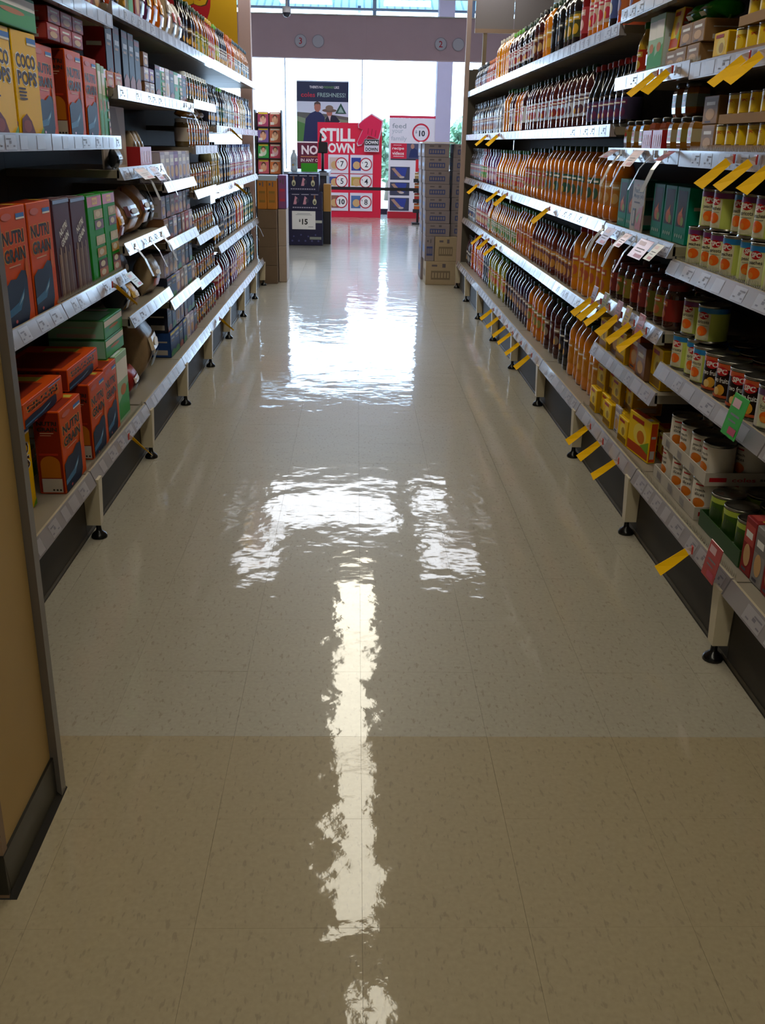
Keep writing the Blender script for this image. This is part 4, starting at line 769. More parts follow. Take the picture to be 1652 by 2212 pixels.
for k, (st, y, h_) in enumerate([('darkr', 4.22, .25), ('darkr', 4.35, .235), ('dark', 4.50, .235), ('dark', 4.62, .235), ('dark', 4.74, .22)]): item('L', carton(st, .11, .09, h_), 'snack_box', 'tall dark box, %s along the shelf under the sauce jars' % nth(k + 1), 'box', y, zz, .085, 'tall dark boxes', rz=0)
for k, (st, y, z) in enumerate([('brown', 4.90, 0), ('lilac', 4.90, .062), ('brown', 4.90, .124), ('white', 5.02, 0), ('purple', 5.02, .062)]): item('L', carton(st, .11, .12, .06), 'snack_box', 'small %s box in the pile beside tall dark boxes, %s' % ({'brown': 'brown', 'lilac': 'lilac', 'white': 'white', 'purple': 'purple'}[st], ('lowest', 'middle', 'highest', 'outer low', 'outer high')[k]), 'box', y, zz + z, .09, 'small boxes beside tall dark boxes', rz=0)
for k, y in enumerate([4.18, 4.32]): item('L', carton('orange', .12, .012, .06), 'shelf_card', 'low orange card before the tall dark boxes, %s' % ('nearer', 'farther')[k], 'card', y, zz, .03, rz=0)
zz = 1.18 + .038
p = P(); p.box(-.21, .21, -.004, .004, 0, .245, M('#b8a69e', .7)); board = p.build('board'); F = Pr(front(.004)); F.poly([(-.20, .24), (.05, .24), (.19, .01), (-.20, .01)], M('#978780', .7));  # darker slanted area over most of the board
item('L', [('board', board, None), ('darker_area', F.build('darker_area'), 0)], 'cardboard_panel', 'grey cardboard panel standing behind the red display box', 'panel', 4.44, zz, .10, rz=0)
pr = tray(.25, .12, .085, 'red'); item('L', pr, 'display_tray', 'red display box beside the grey cardboard panel', 'tray', 4.80, zz, .10, rz=0)
for k in range(3): item('L', pouch('tan', .045, .06, .14, k), 'snack_pouch', 'slim tan packet in the red display box, %s' % nth(k + 1), 'pouch', 4.72 + k * .075, zz + .0045, .10, 'tan packets in the red display box', rz=0)
item('L', pouch('dark', .16, .05, .075, 3), 'snack_pouch', 'dark glossy pouch before the grey cardboard panel', 'pouch', 4.28, zz, .06, rz=.1)
zz = .885 + .038
for k, (st, y, w_, d_, h_, d) in enumerate([('loaf', 4.48, .34, .20, .19, .13), ('orange', 4.22, .12, .08, .15, .07), ('loaf', 4.79, .24, .17, .20, .14), ('dark', 5.0, .12, .10, .17, .12)]): item('L', pouch(st, w_, d_, h_, k), 'grocery_bag', ('clear tan bag behind white hanging tags', 'orange packet beside the clear tan bag', 'tan bag next to the small snack boxes', 'dark bag next to the small snack boxes')[k], 'bag', y, zz, d, rz=0)
zz = .585 + .038
for k, (st, y, w_, h_) in enumerate([('dark', 4.24, .16, .15), ('brown', 4.44, .22, .22), ('foil', 4.40, .14, .11), ('brown', 4.68, .22, .24), ('tan', 4.90, .20, .17)]): item('L', pouch(st, w_, .11, h_, k + 2), 'grocery_bag', ('dark bag beside the flat green boxes', 'brown bag, closer of two', 'small gold bag in front of brown bag', 'brown bag, farther of two', 'tan bag past the brown bags')[k], 'bag', y, zz, (.085, .23, .085, .20, .085)[k], rz=rj.uniform(-.15, .15))
zz = .215 + .038
for k, (st, y, w_, d_, h_, d, ti) in enumerate([('rice', 4.66, .34, .20, .27, .13, -.25), ('rice', 4.36, .28, .16, .25, .345, -.2), ('red', 4.30, .18, .09, .11, .09, -.6), ('green', 4.22, .22, .12, .13, .19, -.3), ('green', 4.95, .16, .10, .18, .14, -.2)]): item('L', pouch(st, w_, d_, h_, k + 4), 'grocery_bag', ('big clear bag with white label slumped on bottom shelf', 'big clear brown bag behind the slumped one', 'small red and white packet on bottom shelf', 'dark green packet on bottom shelf by the cereal', 'green packet past the slumped bag')[k], 'bag', y, zz + .01, d, rz=.1, tilt=(0, 0))
# ---- left: small snack boxes bay
for zb, lv, nm, sts in ((.215, 2, 'bottom shelf', ('blue', 'blue', 'dark', 'blue', 'white', 'lilac', 'darkr')), (.51, 2, 'second shelf', ('dark', 'blue', 'lilac', 'brown', 'silver', 'blue', 'brown')), (.808, 2, 'third shelf', ('brown', 'darkr', 'lilac', 'dark', 'brown', 'red', 'lilac')), (1.09, 1, 'fourth shelf', ('lilac', 'white', 'lilac', 'purple', 'white', 'lilac', 'white')), (1.485, 1, 'fifth shelf', ('dark', 'green', 'white', 'dark', 'greenp', 'green', 'dark'))):
    for l in range(lv):
        hh = {.215: .13, .51: .115, .808: .11, 1.09: .15, 1.485: .15}[zb]
        for k in range(7):
            item('L', carton(sts[(k + 2 * l) % 7], .118, .11, hh), 'snack_box', '%s snack box, %s along the %s%s of small boxes' % ({'blue': 'blue', 'dark': 'dark', 'lilac': 'lilac', 'white': 'white', 'brown': 'brown', 'darkr': 'dark red', 'silver': 'silver', 'red': 'red', 'purple': 'purple', 'green': 'green', 'greenp': 'pale green'}[sts[(k + 2 * l) % 7]], nth(k + 1), nm, ' upper layer' if l else ''), 'box', 5.17 + k * .128, zb + .038 + l * (hh + .0015), .09 + .01 * l, 'small snack boxes on the left', rz=rj.uniform(-.03, .03))
# ---- left: jars bay
JS = {.215: ('#7a1a1a', '#14402a', 'green'), .48: ('#2a2a3a', '#3a4a2a', 'dark'), .745: ('#8a8a78', '#3a4046', 'pale glass'), 1.01: ('#8a6a2a', '#a8a8a8', 'gold'), 1.26: ('#8a4a1a', '#c8c8c8', 'brown'), 1.51: ('#2a3a2a', '#c8d0d8', 'dark green')}
for zb, (fill, lid, wd) in JS.items():
    for k in range(9):
        sh = 'jar' if zb in (.215, .48, 1.26, 1.51) else 'tall' if zb == .745 and False else 'jar'
        item('L', bottle(fill if k % 3 else '#5a4a2a', lid, ('#b8b0a8', '#8a6a3a', '#5a6a8a')[(k + int(zb * 100)) % 3], '#a84a2a', sh), 'condiment_jar', '%s jar, %s along the jar shelf at height %s' % (wd if k % 3 else 'olive', nth(k + 1), {.215: 'one', .48: 'two', .745: 'three', 1.01: 'four', 1.26: 'five', 1.51: 'six'}[zb]), 'jar', 6.085 + k * .1, zb + .038, .085, 'jars on the left jar bay')
for k, y in enumerate([6.2, 6.42, 6.64]): item('L', pouch('foil', .20, .09, .045, k), 'snack_pouch', 'crinkled gold packet lying over the jars, %s' % nth(k + 1), 'pouch', y, 1.26 + .038 + .1605, .09, 'gold packets over the jars', tilt=(0, 0))

# ================================================================== TICKETS ON THE RAILS
def ticket(kind):
    k = ('tk', kind)
    if k in _P: return _P[k]
    L, wd, m, m2 = dict(yellow=(.108, .019, M('#f4bc00', .5, spec=.1), M('#c9b8b4', .4)), white=(.12, .026, M('#b9bdc8', .18, coat=.5), M('#d9d9e2', .2)))[kind]
    path = [(0, .018), (-.016, .012), (-L * .5, -.022), (-L * .86, -L * .50)]      # outwards into the aisle, then drooping
    if kind == 'white': path = [(0, .018), (-.012, .008), (-L * .36, -L * .26), (-L * .62, -L * .85)]
    p = P(); pts = []
    for k_, (y, z) in enumerate(path):
        a = path[max(0, k_ - 1)]; b = path[min(3, k_ + 1)]; dy, dz = b[0] - a[0], b[1] - a[1]; q = math.hypot(dy, dz); ny, nz = -dz / q * wd / 2, dy / q * wd / 2; tw = .006 * k_
        if kind == 'white': pts += [(-wd / 2, y, z), (wd / 2, y, z), (-wd / 2, y + .0008, z - .0010), (wd / 2, y + .0008, z - .0010)]
        else: pts += [(-.0006 + tw, y + ny, z + nz), (-.0006 - tw, y - ny, z - nz), (.0006 + tw, y + ny, z + nz), (.0006 - tw, y - ny, z - nz)]
    for k_ in range(3):
        a = 4 * k_; p.faces([pts[a + q] for q in range(8)], [(0, 1, 5, 4), (2, 6, 7, 3), (0, 4, 6, 2), (1, 3, 7, 5)], m2 if k_ == 0 and kind == 'yellow' else m)
    p.faces(pts[-4:], [(0, 1, 3, 2)], m)
    strip = p.build('strip')
    p = P(); p.box(-wd * .35, wd * .35, -.0035, .0, .006, .030, M('#c4342c' if kind == 'yellow' else '#d8d8e0', .3)); grip = p.build('grip')
    _P[k] = [('strip', strip, None), ('grip', grip, None)]
    return _P[k]
def tickets(side, zb, ys, kind, words, deep=0):
    s = 1 if side == 'R' else -1; xr = (1.0 if s > 0 else -.893) if zb < .3 else (1.035 if s > 0 else -.935)
    for k, y in enumerate(ys):
        lab = words if len(ys) == 1 else '%s, %s from the near end' % (words, nth(k + 1))
        put(ticket(kind), 'price_ticket', lab, 'ticket', (xr - s * .0045, y, zb + .012), (R_ if s > 0 else L_) + rj.uniform(-.25, .25), 'tickets hanging from the price rails')
tickets('R', 1.29, [2.47, 2.62, 2.78], 'yellow', 'yellow ticket on the rail under yellow tins')
tickets('R', 1.545, [2.65, 2.77], 'yellow', 'yellow ticket on the rail above yellow tins')
tickets('R', 1.555, [3.44, 3.60], 'yellow', 'yellow ticket under the green pouches')
tickets('R', .71, [3.39, 3.55, 3.73, 3.92, 4.07, 4.18], 'yellow', 'yellow ticket under the dark preserve jars')
tickets('R', .215, [5.36, 5.72, 6.05, 6.29, 6.63, 6.96], 'yellow', 'yellow ticket on the bottom juice rail')
tickets('R', .215, [3.43, 3.68, 3.9], 'yellow', 'yellow ticket under the yellow dessert boxes')
tickets('R', .215, [2.58], 'yellow', 'yellow ticket under the green can tray')
tickets('R', 1.005, [5.34, 6.88, 7.29, 8.55], 'yellow', 'yellow ticket on the middle juice rail')
tickets('R', .635, [7.25, 7.69, 8.07], 'yellow', 'yellow ticket on the second lowest juice rail')
tickets('R', 1.385, [7.46, 8.12], 'yellow', 'yellow ticket on the second highest juice rail')
tickets('R', 1.295, [3.41, 3.55, 3.81, 3.98, 4.14], 'white', 'shiny white ticket under the eight-sided jars')
tickets('R', 1.0, [3.64, 3.83, 4.15], 'white', 'shiny white ticket under the green dessert packs')
tickets('L', .785, [3.79], 'yellow', 'yellow ticket on the cereal rail')
tickets('L', .21, [3.69], 'yellow', 'yellow ticket below the bottom-shelf cereal')
tickets('L', .215, [6.39], 'yellow', 'small yellow ticket below the jars')
tickets('L', 1.18, [4.3, 4.48, 4.9], 'white', 'shiny white ticket under the red display box')
tickets('L', .885, [4.22, 4.53, 4.81], 'white', 'shiny white ticket under the clear tan bag')
tickets('L', 1.485, [5.73, 5.95], 'white', 'shiny white ticket over the snack boxes')
tickets('L', .60, [8.53, 8.91, 9.33], 'white', 'shiny white ticket on the second lowest bottle rail')
tickets('L', 1.0, [7.82], 'yellow', 'yellow ticket on the middle bottle rail')
tickets('L', 1.385, [7.65], 'yellow', 'yellow ticket on the upper bottle rail')
def shelf_card(side, zb, y, wd, ht, col, label, out=.05):
    s = 1 if side == 'R' else -1; xr = (1.0 if s > 0 else -.893) if zb < .3 else (1.035 if s > 0 else -.935)
    p = P(); p.faces([(-wd / 2, -.004, .03), (wd / 2, -.004, .03), (wd / 2, -out, .03 - ht), (-wd / 2, -out, .03 - ht), (-wd / 2, -.0025, .031), (wd / 2, -.0025, .031), (wd / 2, -out + .0015, .031 - ht), (-wd / 2, -out + .0015, .031 - ht)], [(0, 1, 2, 3), (7, 6, 5, 4), (0, 4, 5, 1), (2, 6, 7, 3), (1, 5, 6, 2), (3, 7, 4, 0)], M(col, .3, coat=.2))
    b = p.build('card')
    fn = lambda x, t, l: (x, -.004 - (out - .004) * t - l, .03 - ht * t)
    F = Pr(fn); F.rect(-wd * .4, .1, wd * .1, .3, M('#d0a8b0', .4)); F.rect(-wd * .3, .45, wd * .3, .5, INK); F.rect(-wd * .3, .6, wd * .2, .64, INK); F.rect(-wd * .1, .75, wd * .4, .92, M('#b03a5a', .4))
    put([('card', b, None), ('card_print', F.build('card_print'), 0)], 'shelf_card', label, 'card', (xr - s * .004, y, zb + .01), R_ if s > 0 else L_, 'printed cards clipped to the rails')
shelf_card('R', 1.295, 3.72, .13, .055, '#b98a98', 'pink shelf card among white tickets under eight-sided jars')
shelf_card('R', 1.295, 4.08, .14, .03, '#a88a98', 'mauve shelf card close to the grape juice')
shelf_card('R', 1.295, 3.33, .08, .03, '#b06a80', 'small pink shelf card beside the yellow tins')
shelf_card('R', 1.0, 4.0, .13, .06, '#9a7fa8', 'mauve shelf card under the green dessert packs')
shelf_card('R', 1.0, 3.74, .09, .045, '#a8607a', 'dark pink shelf card under the green dessert packs')
shelf_card('R', 1.0, 3.49, .16, .06, '#b05a72', 'bright pink shelf card at the end of green packs')
shelf_card('R', 1.0, 3.33, .08, .05, '#b9b4b0', 'pale grey shelf card at the end of green packs')
for k, (y, c) in enumerate([(3.44, '#b04a3a'), (3.62, '#b89a2a'), (3.75, '#b07a8a'), (3.97, '#8a8a3a'), (4.16, '#9a8aa8')]): shelf_card('R', .748, y, .075, .075, c, ('red', 'yellow', 'pink', 'olive', 'mauve')[k] + ' square tag standing out before the dark jars', out=.02)
shelf_card('L', .785, 4.06, .11, .05, '#a9b3a4', 'pale green shelf card at the end of the cereal rail')
shelf_card('L', 1.18, 4.40, .22, .04, '#a8909c', 'mauve shelf card under the grey cardboard panel')
shelf_card('L', 1.18, 4.68, .14, .055, '#b08a98', 'pink shelf card under the red display box')
shelf_card('R', .693, 2.47, .10, .11, '#22a02a', 'bright green shelf card before the fruit salad cans', out=.03)
shelf_card('R', .296, 2.40, .09, .10, '#a8202a', 'red shelf card before the green cans', out=.02)

# ================================================================== END OF THE AISLE
def solid(name, label, cat, boxes, loc=(0, 0, 0), group=None, rz=0):
    """a thing made of named boxes: (part name, x0, x1, y0, y1, z0, z1, material)"""
    pr = []
    for nm, *a in boxes:
        p = P(); p.box(*a[:6], a[6], a[7] if len(a) > 7 else 0); pr.append((nm, p.build(nm), None))
    return put(pr, name, label, cat, loc, rz, group)
CART = M('#8b8187', .75, noise=.08, nscale=14); CARTB = M('#a8957a', .75, noise=.08, nscale=14); BLUE = M('#3a4a86', .5)
def stock_carton(x0, x1, y0, y1, z0, z1, label, m=CART, group='cartons stacked past the juice shelves', marks=True, c2=None):
    w, d, h = x1 - x0, y1 - y0, z1 - z0 - .002
    p = P(); p.box(-w / 2, w / 2, -d / 2, d / 2, 0, h, m, .003); pr = [('body', p.build('body'), None)]
    F = Pr(front(d / 2)); ink = c2 or BLUE
    if marks:
        F.rect(-w * .32, h * .22, w * .32, h * .60, ink)
        for q in range(6): F.rect(-w * .28 + q * w * .1, h * .30, -w * .28 + q * w * .1 + w * .06, h * .52, m)
        F.rect(-w * .30, h * .78, -w * .12, h * .86, M('#5f5860', .6)); F.rect(w * .05, h * .74, w * .16, h * .90, M('#5f5860', .6))
    F.rect(-w / 2 + .002, h * .485, w / 2 - .002, h * .487, M('#6b6055', .7)); pr.append(('carton_print', F.build('carton_print'), 0))
    S = Pr(sidep(-w / 2, -1)); S.rect(-d * .3, h * .3, d * .3, h * .6, ink if marks else M('#6b6055', .7)); pr.append(('side_print', S.build('side_print'), 0))
    put(pr, 'carton', label, 'carton', ((x0 + x1) / 2, (y0 + y1) / 2, z0 + .001), 0, group)
for k in range(7):
    z = .475 + k * .125
    stock_carton(.70 - .006 * k, .945 - .006 * k, 10.06, 10.46, z, z + .125, 'grey carton with blue print, %s up in the front stack' % nth(k + 1))
    stock_carton(.955, 1.19, 10.12, 10.5, z, z + .125, 'shaded carton with blue print, %s up behind the end post' % nth(k + 1))
    stock_carton(.69 - .006 * k, .94 - .006 * k, 10.48, 10.9, z, z + .125, 'grey carton in the rear stack, %s up, facing the aisle' % nth(k + 1))
stock_carton(.715, 1.02, 10.04, 10.44, 0.0, .235, 'plain tan carton at the foot of the carton stack', CARTB, marks=True, c2=M('#7a6a56', .7))
stock_carton(.80, 1.02, 10.04, 10.44, .235, .475, 'tall tan carton with small print under the grey cartons', CARTB, marks=True, c2=M('#7a6a56', .7))
stock_carton(.70, .795, 10.05, 10.44, .235, .475, 'narrow grey carton with blue panels beside the tall tan carton')
stock_carton(.69, 1.0, 10.46, 10.9, 0.0, .235, 'low grey carton behind the plain tan carton'); stock_carton(.69, 1.0, 10.46, 10.9, .235, .475, 'grey carton resting on the low rear carton'); stock_carton(1.03, 1.25, 10.12, 10.5, 0, .475, 'large shaded carton behind the end post foot')
solid('lid_sheet', 'thin white board laid on top of the carton stack', 'board', [('sheet', -.16, .16, -.22, .22, 0, .012, WHITE)], (.80, 10.27, 1.3525))
# overhead frame beside the end post
solid('overhead_frame', 'light timber frame with grey panel above the juice shelf end', 'frame', [('beam', 1.085, 1.80, 9.90, 9.945, 2.315, 2.35, M('#a88a72', .6)), ('upright', 1.165, 1.20, 9.905, 9.94, 2.01, 2.314, M('#8a765c', .6)), ('panel', 1.085, 1.44, 9.91, 9.935, 2.351, 2.93, M('#8d8380', .7)), ('panel', 1.447, 1.80, 9.91, 9.935, 2.351, 2.93, M('#8d8380', .7)), ('foot_rail', 1.085, 1.80, 9.905, 9.94, 1.955, 2.009, M('#8a765c', .6)), ('leg', 1.62, 1.66, 9.905, 9.94, 0, 1.954, M('#8a765c', .6))])
# left end: cartons, packs
def kraft(x0, x1, y0, y1, z0, z1, label, m=KRAFT): stock_carton(x0, x1, y0, y1, z0, z1, label, m, 'cartons at the end of the bottle shelves', marks=False)
BRN = M('#6e5a48', .75, noise=.1, nscale=12)
for k in range(4): kraft(-.965, -.78, 9.93, 10.3, .178 * k, .178 * (k + 1), 'brown carton at the bottle shelf end, %s from the floor' % nth(k + 1), BRN)
for k in range(2): kraft(-.775, -.695, 10.06, 10.42, .355 * k, .355 * (k + 1), 'narrow pale carton at the bottle shelf end, %s' % ('lower', 'upper')[k], M('#a8988c', .75, noise=.06, nscale=12))
for k in range(2): stock_carton(-.965 + k * .095, -.873 + k * .095, 9.95, 10.25, .714, 1.0, 'orange box standing on brown cartons, %s' % ('outer one', 'inner one')[k], M('#c07a2a', .6), 'cartons at the end of the bottle shelves', True, M('#8f6a2a', .6))
stock_carton(-.772, -.69, 10.08, 10.35, .714, 1.03, 'tall purple pack beside the orange boxes', M('#7a4a86', .5), 'cartons at the end of the bottle shelves', True, M('#b83a5a', .5))
solid('lid_sheet', 'pale blue lid resting on the orange boxes', 'lid', [('sheet', -.09, .10, -.14, .16, 0, .025, M('#a9bcd0', .3)), ('lip', -.09, .10, -.145, -.141, -.02, .025, M('#a9bcd0', .3))], (-.875, 10.09, 1.0015))
# pink-beige post and yellow hanging sign
solid('end_column', 'pinkish post at the end of the bottle shelves', 'post', [('shaft', -.055, .055, -.05, .05, 0.0, 2.99, M('#c2a49e', .6)), ('cap', -.065, .065, -.06, .06, 2.991, 2.999, M('#c2a49e', .6))], (-1.045, 10.0, 0))
F = Pr(front(.012)); F.poly([(-.10 + .325 * math.cos(2 * PI * k / 40), .30 + .325 * math.sin(2 * PI * k / 40)) for k in range(40)], M('#c01422', .45)); F.text('es', .06, .325, .155, M('#5a3a0a', .5), .29); F.text('es', .055, .33, .15, M('#e8b010', .45), .275)
p = P(); p.box(-.50, .46, -.012, .012, -.25, .62, M('#d9a400', .5)); q = P()
for x in (-.4, .4): q.tube([(x, 0, .62), (x, 0, .77)], .006, M('#8a8a8a', .4))
put([('board', p.build('board'), None), ('lettering', F.build('lettering'), 0), ('hanging_rod', q.build('hanging_rod'), None)], 'hanging_sign', 'yellow hanging sign with red disc and yellow lettering', 'sign', (-1.57, 9.95, 2.23))
# dome camera
p = P(); p.tube([(0, 0, .115), (0, 0, .285)], .012, M('#b9b4b8', .4)); rod = p.build('rod'); p = P(); p.lathe([(.012, .12), (.045, .11), (.052, .09), (.052, .05)], 16, M('#c9c6cc', .4)); hs = p.build('housing')
p = P(); p.lathe([(.048, .049), (.045, .03), (.035, .012), (.018, .002), (.004, 0)], 16, M('#2a2c3a', .1, coat=.5)); dm = p.build('dome')
put([('rod', rod, None), ('housing', hs, None), ('dome', dm, None)], 'security_camera', 'ceiling-hung dome security camera on a thin rod', 'camera', (-.842, 12.8, 2.715))
# lane discs
for x, t_, lab in ((-.823, '3', 'round lane sign with a red three'), (-.569, '', 'blank round lane sign beside the three'), (1.208, '2', 'round lane sign with a red two'), (1.464, '', 'blank round lane sign beside the two')):
    p = P(); n = 24; ring = [(.088 * math.cos(2 * PI * k / n), .088 * math.sin(2 * PI * k / n)) for k in range(n)]
    p.faces([(a, -.012, b) for a, b in ring] + [(a, .0, b) for a, b in ring], [list(range(n)), [n + n - 1 - k for k in range(n)]] + [(k, n + k, n + (k + 1) % n, (k + 1) % n) for k in range(n)], M('#b9b2c0', .5))
    pr = [('disc', p.build('disc'), None)]; F = Pr(front(.012)); F.ring(0, 0, .080, .087, M('#8a8090', .5))
    if t_: F.text(t_, 0, 0, .085, M('#b8203a', .5))
    pr.append(('lettering', F.build('lettering'), 0)); put(pr, 'lane_sign', lab, 'sign', (x, 15.496, 2.705), 0, 'lane signs on the bulkhead')
# magazine rack
DKM = M('#1c1a20', .5)
rack = [('base', -.15, .15, -.10, .14, 0, .93, DKM), ('back_panel', -.15, .15, .10, .12, .931, 1.66, DKM), ('side_panel', -.165, -.151, -.10, .14, 0, 1.69, DKM), ('side_panel', .151, .165, -.10, .14, 0, 1.69, DKM)] + [('shelf', -.15, .15, -.02 + .02 * k, .099, .955 + .18 * k, .965 + .18 * k, DKM) for k in range(4)]
solid('magazine_rack', 'dark magazine rack at the checkout with rows of covers', 'rack', rack, (-1.065, 12.6, 0))
MC = [('#c85a6a', '#e0a07a', 'pink'), ('#d0703a', '#e8c09a', 'orange'), ('#2f9a4a', '#c8d8c0', 'green'), ('#c03a5a', '#e0b0b8', 'crimson'), ('#7a5aa0', '#e0a080', 'violet'), ('#c86a4a', '#f0c8a0', 'coral'), ('#a83a6a', '#e8a8a0', 'magenta'), ('#b8504a', '#d8a080', 'rust')]
for k in range(8):
    c, c2, wd = MC[k]; p = P(); p.box(-.065, .065, -.004, .004, 0, .165, M(c, .35)); F = Pr(front(.004)); F.ell(0, .075, .038, .05, M(c2, .4)); F.ell(.0, .105, .028, .03, M('#5a3424', .5)); F.ell(0, .092, .02, .026, M('#d8a488', .5)); F.rect(-.055, .140, .055, .158, M('#e8d8c8' if k % 2 else '#e8d03a', .4)); F.rect(-.055, .02, -.01, .05, M('#e8e0d8', .4))
    put([('cover', p.build('cover'), None), ('cover_print', F.build('cover_print'), 0)], 'magazine', '%s covered magazine on the %s tier of the rack' % (wd, ('lowest', 'second', 'third', 'highest')[k // 2]), 'magazine', (-1.065 + (-.072 if k % 2 == 0 else .072), 12.6 + .02 * (k // 2) + .005, .9665 + .18 * (k // 2)), 0, 'magazines in the rack', (-.12, 0))
# checkout counter and what stands on it
solid('checkout_counter', 'dark checkout counter with grey top behind the navy display', 'counter', [('body', -.62, .30, 0, 1.6, 0, .90, M('#2a2c36', .5)), ('worktop', -.65, .33, -.03, 1.63, .901, .945, M('#8a8e98', .35)), ('bumper', .302, .33, -.02, 1.62, .30, .36, DKM), ('panel', -.60, .28, -.012, -.001, .1, .85, M('#3a3446', .5))], (-.72, 14.45, 0))
solid('green_card', 'bright green notice card standing on the checkout', 'card', [('card', -.115, .115, -.004, .004, 0, .115, M('#3fae1e', .5)), ('stand', -.05, .05, .004, .05, 0, .004, WHITE)], (-.665, 14.52, .9465))
pr = bottle('#c9d4e0', '#d8dce4', '#c8d0dc', '#a8b4c4', 'tall'); put(pr, 'spray_bottle', 'pale bottle standing on the checkout by the rack', 'bottle', (-.885, 14.60, .9465))
p = P(); p.tube([(0, 0, .003), (0, 0, .33)], .02, DKM); pl = p.build('pole'); p = P(); p.lathe([(.06, 0), (.06, .01), (.02, .02)], 14, DKM); bs = p.build('base')
p = P(); p.box(-.06, .07, -.03, .05, .25, .40, DKM, .012); hd = p.build('head'); p = P(); p.faces([(-.07, -.02, .25), (-.03, -.02, .25), (-.01, -.02, .50), (-.035, -.02, .52), (-.07, .02, .25), (-.03, .02, .25), (-.01, .02, .50), (-.035, .02, .52)], [(0, 1, 2, 3), (7, 6, 5, 4), (0, 4, 5, 1), (1, 5, 6, 2), (2, 6, 7, 3), (3, 7, 4, 0)], DKM); an = p.build('screen')
put([('base', bs, None), ('pole', pl, None), ('head', hd, None), ('screen', an, None)], 'payment_terminal', 'black payment terminal on a pole at the checkout', 'terminal', (-.475, 14.52, .9465))
solid('kraft_box', 'plain brown box beside the navy drinks display', 'box', [('body', -.05, .05, -.15, .15, 0, .36, M('#b0803e', .7)), ('plinth', -.05, .05, -.15, .15, -.44, -.001, DKM)], (-.40, 14.22, .441))
# navy gift display
NV = M('#17153a', .45); NVL = M('#4a4a7a', .5)
for k, (x0, x1, z0, z1, lab) in enumerate([(-.935, -.455, 0, .46, 'navy display base carton with white price card'), (-.93, -.46, .462, .70, 'navy gift pack carton in the middle of display'), (-.93, -.505, .702, .94, 'navy gift pack carton on top of display')]):
    w = x1 - x0; h_ = z1 - z0; p = P(); p.box(-w / 2, w / 2, 0, .38, 0, h_, NV, .004); F = Pr(front(0))
    if k == 0:
        for q in range(5): F.ell(-.18 + q * .09, .06, .013, .013, NVL)
        for q in range(4): F.ell(-.16 + q * .1, .12 + .02 * (q % 2), .011, .011, NVL)
        F.rect(.06, .08, .22, .115, M('#8a8f86', .5)); F.rect(.14, .30, .23, .335, M('#b8b8b0', .5))
    else:
        for q, x in enumerate((-.13, .0, .13)):
            if q == 1 or (k == 1 and q == 0): F.poly([(x - .03, .08), (x + .01, .08), (x + .03, .16), (x - .005, .19)], M('#c88a9a', .5)); F.ell(x + .03, .13, .02, .03, M('#3a3a4a', .5))
            else: F.rect(x - .010, .15, x + .010, .20, M('#8a5a3a', .5)); F.ell(x, .115, .026, .04, M('#c9c4a0', .5)); F.ell(x, .105, .014, .022, M('#5a5a4a', .5))
            F.rect(x - .05, .205, x + .05, .213, M('#b8b0c0', .5))
        for q in range(11): F.rect(-.17 + q * .031, .032, -.17 + q * .031 + .022, .046, M('#a8a0b4', .5))
    put([('body', p.build('body'), None), ('front_print', F.build('front_print'), 0)], 'display_carton', lab, 'carton', ((x0 + x1) / 2, 13.85, z0 + .0005), 0, 'navy display cartons')
p = P(); p.box(-.16, .16, -.006, 0, 0, .24, WHITE); F = Pr(front(.006)); F.text('$', -.055, .115, .04, BLACKP); F.text('15', .015, .10, .075, BLACKP); F.rect(-.09, .205, .09, .210, INK); F.rect(-.11, .19, .11, .194, INK); F.rect(.06, .03, .13, .036, INK)
put([('card', p.build('card'), None), ('lettering', F.build('lettering'), 0)], 'price_card', 'white price card reading fifteen dollars on navy display', 'card', (-.715, 13.847, .215))
# ================================================================== SHOPFRONT SIGNS
RED = M('#d4123a', .45); PALE = M('#d9d2da', .45); NAVYP = M('#1c2a5a', .45)
p = P(); p.box(-.73, .475, 0, .025, 0, 1.69, RED); board = p.build('board')
F = Pr(front(0)); F.text('STILL', -.36, 1.475, .235, WHITE, .66); F.text('DOWN', -.355, 1.245, .175, WHITE, .64); lt = F.build('lettering')
hp = [(.27, 1.835), (.47, 1.725), (.452, 1.59), (.405, 1.415), (.21, 1.475), (.10, 1.32), (.035, 1.305), (.015, 1.35), (.115, 1.57), (.045, 1.60), (.035, 1.66), (.13, 1.745)]
def slab_of(pts, y0, y1, m, grow=0.0):
    cx = sum(a for a, b in pts) / len(pts); cz = sum(b for a, b in pts) / len(pts); q = [(cx + (a - cx) * (1 + grow), cz + (b - cz) * (1 + grow)) for a, b in pts]; n = len(q); p = P()
    p.faces([(a, y0, b) for a, b in q] + [(a, y1, b) for a, b in q], [list(range(n)), [2 * n - 1 - k for k in range(n)]] + [(k, n + k, n + (k + 1) % n, (k + 1) % n) for k in range(n)], m); return p
hb = slab_of(hp, -.03, -.002, M('#d8b8c4', .45), .09).build('hand_outline'); ha = slab_of(hp, -.036, -.031, M('#d41048', .45)).build('hand')
F = Pr(front(.036))
for x0, z0, x1, z1 in ((.20, 1.50, .215, 1.60), (.27, 1.48, .285, 1.59), (.34, 1.46, .355, 1.57)): F.poly([(x0, z0), (x0 + .012, z0), (x1 + .012, z1), (x1, z1)], M('#8a0a24', .5))
fl = F.build('finger_lines')
p = P(); p.box(.145, .42, -.05, -.037, 1.19, 1.41, PALE); bk = p.build('slogan_block'); F = Pr(front(.05)); F.rect(.150, 1.305, .415, 1.405, M('#15151c', .5)); F.text('DOWN', .2825, 1.355, .06, WHITE, .23); F.rect(.16, 1.288, .405, 1.296, INK); F.text('DOWN', .2825, 1.235, .065, M('#15151c', .5), .23); bt = F.build('lettering')
